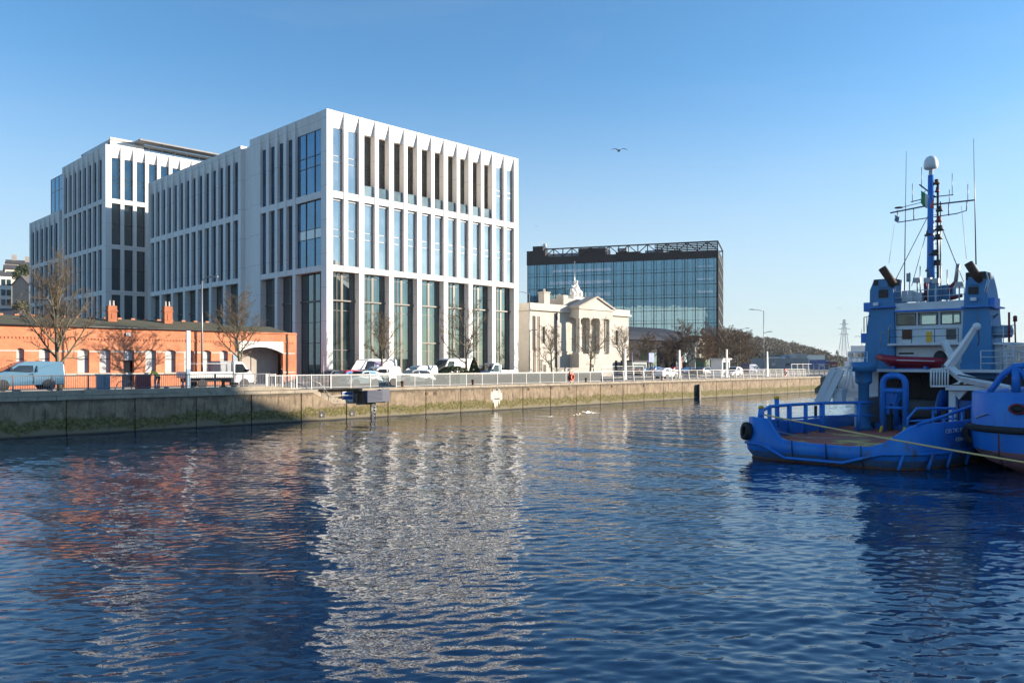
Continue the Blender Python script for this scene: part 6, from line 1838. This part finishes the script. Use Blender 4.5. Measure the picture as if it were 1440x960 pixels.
mb.tube([P2v(1427,514,u_),P2v(1438,523,u_),P2v(1452,545,u_)],.12,12); mb.tube([P2v(1429,552,u_),P2v(1429,515,u_)],.17,12); mb.build('towing_rail','tug_blue',V2)
mb = MB(); q_ = P2v(1404,620,37.3).y; mb.tube([(-2.15,q_,.2),(-3.1,q_,.8),(-3.2,q_,1.7)],.035,6); mb.build('drain_streak','rust',V2)
mb = MB(); mb.box(13,26,-3.2,3.2,2.46,4.9); mb.box(14.5,22,-2.6,2.6,4.9,7.1); dh_ = mb.build('deckhouse','tug_white',V2)
mb = MB(); mb.box(14.2,22.3,-2.9,2.9,7.103,7.25); mb.box(12.8,26.2,-3.4,3.4,4.905,4.98); mb.build('roof','tug_blue',dh_)
for i in range(4):
    for sg in (-1,1):
        mb = MB(); x_ = 15.3+1.8*i; mb.box(x_,x_+1.2,sg*2.602,sg*2.66,5.8,6.7); mb.build('window','ground_glass',dh_)
for i in range(3):
    mb = MB(); y_ = -1.9+1.4*i; mb.box(14.44,14.498,y_,y_+1.05,5.8,6.7); mb.build('window','ground_glass',dh_)

# tyre between the hulls, ropes and chain
ty = thing('tyre_fender', 'black rubber tyre fender squeezed between tug and workboat hulls', 'tyre', 39.3, 10.1, 1.55)
mb = MB(); mb.lathe([(.26,-.22),(.46,-.24),(.52,-.1),(.52,.1),(.46,.24),(.26,.22),(.26,-.22)],20,(0,0,0),'x'); o = mb.build('casing','rubber',ty); o.rotation_euler=(0,0,.15)
mat('rope_yellow',(.85,.58,.24),(.7,.47,.18),scale=20,rough=.9); mat('rope_grey',(.40,.40,.38),rough=.9)
def rope(name,label,pts,r_,m,sag=0.0):
    P = [W(*p) for p in pts]; q = []
    for a,b_ in zip(P[:-1],P[1:]):
        for i in range(16): f_ = i/16; q.append(a.lerp(b_,f_)-Vector((0,0,sag*4*f_*(1-f_))))
    q.append(P[-1]); root = tag(empty(name,P[0]),label,'rope')
    mb = MB(); mb.tube([p_-P[0] for p_ in q],r_,8); mb.build('strand',m,root)
rope('mooring_rope','long yellow mooring rope stretched across the tug stern',[(36.15,18.45,2.12),(32,6.7,1.19),(28.6,-2.6,2.3)],.036,'rope_yellow',.06)
rope('deck_rope','thin pale rope lying slack along the tug deck',[(36.6,18.2,1.35),(38.5,17.2,.92),(41,14.2,.90),(39.5,12.2,1.3)],.02,'rope_grey',.03)
rope('fender_rope','short grey rope holding the tyre fender to the workboat',[(38.9,10.0,1.95),(38.3,9.8,2.3),(37.8,9.3,2.5)],.03,'rope_grey')
rope('mooring_chain','rusty slack chain hanging from tyre fender along workboat hull',[(38.9,10.05,1.2),(37.9,9.45,.95),(37.25,7.6,.72)],.028,'rust',.12)
# white ship far behind, left of the tug
wv,wt = at_v(1209,52.5); ws_ = thing('white_ship','distant white ship showing its wheelhouse left of the tug funnel','ship',wv,52.5,0)
mb = MB(); mb.prism([(-3,0),(14,0),(15,2.6),(-3.2,2.6)],-2.4,2.4,'y'); mb.build('hull','white_paint',ws_)
mb = MB(); mb.box(-1.5,6,-2,2,2.601,5.0); mb.box(-.9,4.5,-1.7,1.7,5.001,6.6); mb.box(-.3,3,-1.4,1.4,6.601,7.6); mb.build('wheelhouse','white_paint',ws_)
mb = MB(); mb.box(-.93,-.9,-1.5,1.5,5.7,6.3); mb.box(-.8,4.4,-1.73,-1.701,5.7,6.3); mb.box(-1.53,-1.5,-1.5,1.5,3.5,4.1); mb.build('window','ground_glass',ws_)
mb = MB(); mb.tube([(1,0,7.6),(1,0,10.5)],.08,6); mb.tube([(1,-1.2,9.2),(1,1.2,9.2)],.05,6); mb.build('mast','white_paint',ws_)
# distant gulls
mat('gull_grey',(.20,.21,.23),rough=.8)
def gull(label,px,py,t,span,yaw,bank):
    root = thingw('gull',label,'bird',pw(px,py,t),yaw,'gulls in flight')
    s = span/2
    mb = MB(); rr_ = [.01,.045,.075,.085,.06,.03,.01]; mb.tube([(0,-.28+.1*i,.0) for i in range(7)],rr_,10)
    sec = [(.04,.0,.17),(.38*s,.20,.16),(.62*s,.19,.13),(.85*s,.11,.09),(s,.02,.02)]
    for sg in (-1,1):
        vv = []
        for k,(x,z,ch) in enumerate(sec):
            zz_ = z*.75+sg*bank*x; y0 = .02-.05*(k>=3)*k/4
            vv += [(sg*x,y0-ch/2,zz_),(sg*x,y0,zz_+.02),(sg*x,y0+ch/2,zz_),(sg*x,y0,zz_-.008)]
        fs = [(4*i+k,4*i+(k+1)%4,4*i+4+(k+1)%4,4*i+4+k) for i in range(len(sec)-1) for k in range(4)]
        mb.add(vv,fs,0,True)
    mb.build('body','gull_grey',root)
gull('larger grey gull gliding high in open sky right of the white block',870.5,212,58,1.3,.2,.06)
gull('small distant gull flying left of the tug funnels',1180.5,433,190,1.25,-.3,.0)
gull('tiny far gull above the left end of dark glass office',754,318,260,1.2,.5,.0)

# ================================================================== far country
def ridge(name, prof, Yf, Yr, zf, m, n=40, rough_=3.0):
    """terrain strip rising from depth Yf (height zf) to a ridge at Yr following the skyline prof (px, py)"""
    mb = MB(); cols = []
    for i in range(n+1):
        px = prof[0][0]+(prof[-1][0]-prof[0][0])*i/n
        for (a,ya),(b_,yb) in zip(prof[:-1],prof[1:]):
            if a <= px <= b_: py = ya+(yb-ya)*(px-a)/(b_-a)
        col = []
        for j in range(9):
            f_ = j/8; Y = Yf+(Yr-Yf)*f_
            ztop = zz(py,Yr); h = zf+(ztop-zf)*(f_**.8)
            col.append(((px-720)/F*Y, Y, h + (noise.noise(Vector((px*.03,j*.5,1)))*rough_*f_*.3 if 0<j<8 else 0)))
        col.append(((px-720)/F*Yr*1.3, Yr*1.35, zf)); cols.append(col)
    k = len(cols[0]); vv = [p for c in cols for p in c]
    mb.add(vv,[(i*k+j,(i+1)*k+j,(i+1)*k+j+1,i*k+j+1) for i in range(n) for j in range(k-1)],0,True)
    o = mb.build(name,m); tag(o,kind='structure'); return cols
cols = ridge('wooded_hill',[(985,456),(1016,466),(1050,474),(1080,481),(1110,486),(1140,495),(1170,502),(1215,508),(1300,509.5),(1600,509.8)],480,900,G,'earth',60)
rr = random.Random(2); mb = MB(); wv_, wf_ = mb.v, mb.f
for i in range(5600):
    c = cols[min(len(cols)-1,int(rr.random()**1.3*len(cols)))]; j = rr.uniform(0,7.95); k = int(j); f_ = j-k
    p = Vector(c[k]).lerp(Vector(c[k+1]),f_)
    if p.x/p.y*F+720 > 1190 and rr.random() < .6: continue
    p += Vector((rr.uniform(-8,8), rr.uniform(-12,12), 0)); s_ = rr.uniform(1.6,3.6)*(.55 if c[8][2] < 14 else 1)
    for q in range(34):                       # loose twiggy tuft
        o_ = p+Vector((rr.gauss(0,.5)*s_, rr.gauss(0,.5)*s_, s_*(.2+1.1*rr.random())))
        a_, b_ = Vector((rr.uniform(-1,1),rr.uniform(-1,1),rr.uniform(-1,1)))*s_*.27, Vector((rr.uniform(-1,1),rr.uniform(-1,1),rr.uniform(-1,1)))*s_*.27
        mb.add([o_-a_, o_+a_*.6+b_, o_+a_-b_*.7],[(0,1,2)])
o = mb.build('hillside_wood','wood_brown',fixn=False); tag(o,kind='stuff')
def conifer(label,px,t,ytop,w_,seed,base=G):
    p = pw(px,ytop,t); H = p.z-base; r = random.Random(seed)
    root = thingw('conifer_tree',label,'tree',(p.x,p.y,base),0,'dark conifers on the skyline')
    mb = MB(); mb.tube([(0,0,0),(0,0,H*.95)],[H*.02,H*.004],6); mb.build('trunk','bark',root,fixn=False)
    mb = MB()
    for i in range(420):
        f_ = r.random()**.8; a = r.uniform(0,6.28); rad = w_*(1-f_)*r.uniform(.3,1)+.15
        c = Vector((rad*math.cos(a),rad*math.sin(a),H*(.12+.88*f_)-rad*.25)); s = H*.05*r.uniform(.5,1.1)*(1.2-f_*.7)
        n_ = Vector((r.uniform(-1,1),r.uniform(-1,1),r.uniform(-.2,1))).normalized(); x = n_.orthogonal().normalized()*s; y = n_.cross(x)
        mb.add([c-x,c-y*.6,c+x,c+y*.6],[(0,1,2,3)])
    mb.build('crown','leaf_dark',root,fixn=False)
conifer('dark conifer standing on the wooded ridge right of double lamp',1115,760,478,5,1,20)
conifer('pointed dark conifer just left of the electricity pylon foot',1177,420,492,3.5,2)
conifer('dark conifer on the ridge beside the dark glass office edge',1033,720,466,5.5,3,18)
# pylon
py_ = pw(1187,449,600); hp = py_.z-G
PY = thingw('electricity_pylon','distant steel lattice electricity pylon left of the tug','pylon',(py_.x,py_.y,G))
mb = MB(); hw_ = lambda f_: 3.6*(1-f_)**1.15+.55
for i in range(10):
    f0,f1 = i/10,(i+1)/10; a,b_ = hw_(f0),hw_(f1)
    for sx in (-1,1):
        for sy in (-1,1): mb.bar((sx*a,sy*a,f0*hp),(sx*b_,sy*b_,f1*hp),.22,.22)
        mb.bar((sx*a,-a,f0*hp),(-sx*b_,-b_,f1*hp),.14,.14); mb.bar((sx*a,a,f0*hp),(-sx*b_,b_,f1*hp),.14,.14)
PB = mb.build('tower','galv',PY)
for f_,l_ in ((.68,3.8),(.80,4.8),(.90,3.4)):
    mb = MB()
    for sx in (-1,1): mb.bar((0,0,f_*hp+.6),(sx*l_,0,f_*hp),.2,.2); mb.bar((0,0,f_*hp-.3),(sx*l_,0,f_*hp),.16,.16)
    mb.build('cross_arm','galv',PY)
def shed(name,label,px0,px1,ytop,t,m,dep=12,roofm=None,pitch=0):
    a,b_ = pw(px0,ytop,t),pw(px1,ytop,t); h = a.z-G; w_ = b_.x-a.x
    root = thingw(name,label,'building',(a.x,t,G))
    mb = MB(); mb.box(0,w_,0,dep,0,h-(pitch or 0)); mb.build('wall',m,root)
    mb = MB()
    if pitch: mb.prism([(-.4,h-pitch+.004),(w_+.4,h-pitch+.004),(w_/2,h)],-.3,dep+.3,'y')
    else: mb.box(-.1,w_+.1,-.15,dep+.1,h+.003,h+.35)
    mb.build('roof',roofm or m,root)
    mb = MB()
    k = max(1,int(w_/4))
    for i in range(k): x = w_*(i+.5)/k; mb.box(x-.7,x+.7,-.06,-.004,h*.35,h*.6)
    mb.build('window','ground_glass',root)
shed('warehouse','long low grey warehouse behind far railing',1078,1137,505,300,'shed_grey',20)
shed('office_shed','small teal flat-roofed block above the grey warehouse',1119,1135,498,380,'grey_panel',10)
shed('white_shed','white gabled shed above the grey warehouse',1088,1099,498,400,'white_render',10,'house_roof',1.2)
shed('blue_shed','pale blue shed with red eave at grey warehouse centre',1104,1117,499,390,'paint_pale_blue',8,'shed_blue',1.0)
shed('white_house','white blocky house on the shore left of the pylon',1144,1160,500,420,'white_render',10,'white_render')
shed('container_stack','dark blue container block behind the tall white railing',1150,1161,507,280,'sign_blue',8)
shed('red_shed','small maroon shed left of the tug gangway',1168,1177,508,280,'maroon',6,'pale_trim')
shed('grey_shed','grey low-roofed warehouse glimpsed right of the tug ladder',1424,1500,487,330,'shed_grey',16,'roof_grey')
shed('shore_warehouse','long pale warehouse far behind the tug wheelhouse',1230,1400,503,420,'stone_dark',16)
# hillside terrace, far left
cols = ridge('left_hill',[(-260,376),(-60,378),(0,380),(60,382),(140,420),(260,470),(420,505)],215,380,G,'earth',40)
def house(name,label,px0,px1,yeave,ybase,yridge,t,m,dep=9,wins=(),chim=(),gable=False,rot=0.0):
    a,b_,c_ = pw(px0,yeave,t),pw(px1,yeave,t),pw(px0,ybase,t); k1 = (px1-720)/F; w_ = (k1*t-a.x)/(math.cos(rot)-k1*math.sin(rot)); h = a.z-c_.z; rz = zz(yridge,t)-c_.z
    root = thingw(name,label,'house',(a.x,t,c_.z),rot,'houses on the left hillside')
    mb = MB()
    if gable: mb.prism([(0,-8),(w_,-8),(w_,h),(w_/2,rz),(0,h)],0,dep,'y')
    else: mb.box(0,w_,0,dep,-8,h)
    mb.build('wall',m,root)
    mb = MB()
    if gable:
        mb.bar((-.2,dep/2,h-.05),(w_/2,dep/2,rz+.12),dep+.5,.2); mb.bar((w_+.2,dep/2,h-.05),(w_/2,dep/2,rz+.12),dep+.5,.2)
    else: mb.prism([(-.4,h+.003),(dep/2,rz),(dep+.4,h+.003)],-.3,w_+.3,'x')
    rf_ = mb.build('roof','house_roof',root)
    for x,zc in wins:
        mb = MB(); xx = w_*x; mb.box(xx-.55,xx+.55,-.03,.02,h*zc-.9,h*zc+.9); wn_ = mb.build('window','ground_glass',root)
        mb = MB(); mb.box(xx-.7,xx+.7,-.12,-.031,h*zc-1.08,h*zc-.92); mb.build('sill','white_paint',wn_)
    for x in chim:
        mb = MB(); mb.box(w_*x-.8,w_*x+.8,dep/2-.5,dep/2+.5,rz-1.2,rz+1.9); mb.build('chimney','stone_dark',rf_)
house('terrace_house','tall white terrace house with three rows of windows at left edge',-26,16.5,386,432,379,235,'white_render',9,[(.72,.80),(.90,.80),(.72,.48),(.90,.48),(.72,.18),(.90,.18)],(),False,.65)
house('gabled_house','pinkish grey gable-ended house beside the white terrace house',17,41,401,436,388,232,'pink_render',9,[],[],True)
house('upper_house','cream house higher on the hill behind white terrace',7,24,378,396,370,262,'cream_render',9,[(.25,.6),(.55,.6),(.85,.6)],[],False,.6)
house('ridge_house','dark-roofed house with big chimney on the hill crest',8,34,370,384,363,290,'stone_dark',9,[(.6,.5)],[.42],False,.5)
house('slate_house','slate-roofed house on the crest beside the white office block',30,52,372,390,366,285,'pink_render',9,[(.3,.6)],[.35],False,.5)
house('low_shed','long dark-roofed shed behind the brick building roof at left',-20,19,444,452,432,200,'white_render',8,[])
def shrub(label,px,py,t,s,seed):
    p = pw(px,py,t); r = random.Random(seed); root = thingw('shrub',label,'bush',(p.x,p.y,p.z),0,'evergreen shrubs on the left hillside')
    mb = MB()
    for i in range(500):
        d = Vector((r.gauss(0,1),r.gauss(0,1),r.gauss(0,.8))); d = d.normalized()*s*r.random()**.4; c = d+Vector((0,0,s*.6)); q = s*r.uniform(.08,.16)
        n_ = Vector((r.uniform(-1,1),r.uniform(-1,1),r.uniform(-.2,1))).normalized(); x = n_.orthogonal().normalized()*q; y = n_.cross(x)
        mb.add([c-x,c-y,c+x,c+y],[(0,1,2,3)])
    mb.build('foliage','leaf_dark',root,fixn=False)
    mb = MB(); mb.tube([(0,0,-3),(0,0,s*.5)],.15,6); mb.build('stem','bark',root)
shrub('dark evergreen shrub below the pinkish gabled house',32,443,205,2.4,1); shrub('dark shrub wedged between cream house and crest house',33,386,250,2.2,2); shrub('dark shrub under the cream hillside house',23,391,246,1.6,3)
# ---------------- near bank, right of the picture: unseen building inferred from its shadow, shaped to shade the tugs
OB = thingw('unseen_shade_building','unseen grey near-bank building shaped to shade the moored tugs','warehouse',(80,-30,G-.3))
te = math.tan(SUN_EL)
h0 = 10.6+50*te-G; h1 = 3.5+112*te-G
mb = MB(); mb.box(0,22,0,87,0,h0); mb.build('main_block','shed_grey',OB)
mb = MB(); mb.box(0,22,87.01,98.6,0,h1); mb.build('tall_block','shed_grey',OB)
ha = 2.75+101*te-G; hb = -.1+97*te-G
mb = MB(); mb.hexa([(0,98.61,0),(20,98.61,0),(20,102.9,0),(0,102.9,0),(0,98.61,ha),(20,98.61,ha),(20,102.9,hb),(0,102.9,hb)]); mb.build('sloped_shade_block','shed_grey',OB)  # roof slope shaped to give the diagonal shadow edge on the quay
mb = MB()
for i in range(10):
    for k in range(4): mb.box(-.05,-.004,4+8*i,7+8*i,2.5+5*k,5+5*k)
mb.build('window_row','ground_glass',OB)
# city across the water behind the viewer, seen only as reflections
for i,(x,y,w_,d_,h) in enumerate(((-120,-130,60,20,20),(-40,-150,45,20,26),(30,-140,50,22,18),(-210,-120,70,20,15))):
    root = thingw('riverside_building',['pale terraced block with rows of windows on the near bank','tall cream block with rows of windows on the near bank','brown block with rows of windows on the near bank','long low block with rows of windows on the near bank'][i],'building',(x,y,G))
    mb = MB(); mb.box(0,w_,-d_,0,0,h); mb.build('wall',['white_render','cream_render','stone_dark','stone'][i],root)
    mb = MB()
    for a in range(int(w_/4)):
        for k in range(int(h/4)): mb.box(1.2+4*a,2.8+4*a,.004,.06,1.2+4*k,3.2+4*k)
    mb.build('window_row','ground_glass',root)

# ---------------- light winter haze over the far shore
m = bpy.data.materials.new('haze_air'); m.use_nodes = True; MATS['haze_air'] = m
nt = m.node_tree
for n_ in list(nt.nodes): nt.nodes.remove(n_)
out = nt.nodes.new('ShaderNodeOutputMaterial'); pv = nt.nodes.new('ShaderNodeVolumePrincipled')
pv.inputs['Color'].default_value = (.86,.91,.96,1); pv.inputs['Density'].default_value = .00010; pv.inputs['Anisotropy'].default_value = .2
nt.links.new(pv.outputs[0], out.inputs['Volume'])
mb = MB(); mb.box(-6500,6500,-6500,6500,-3.2,62); o = mb.build('haze','haze_air'); tag(o,kind='stuff')
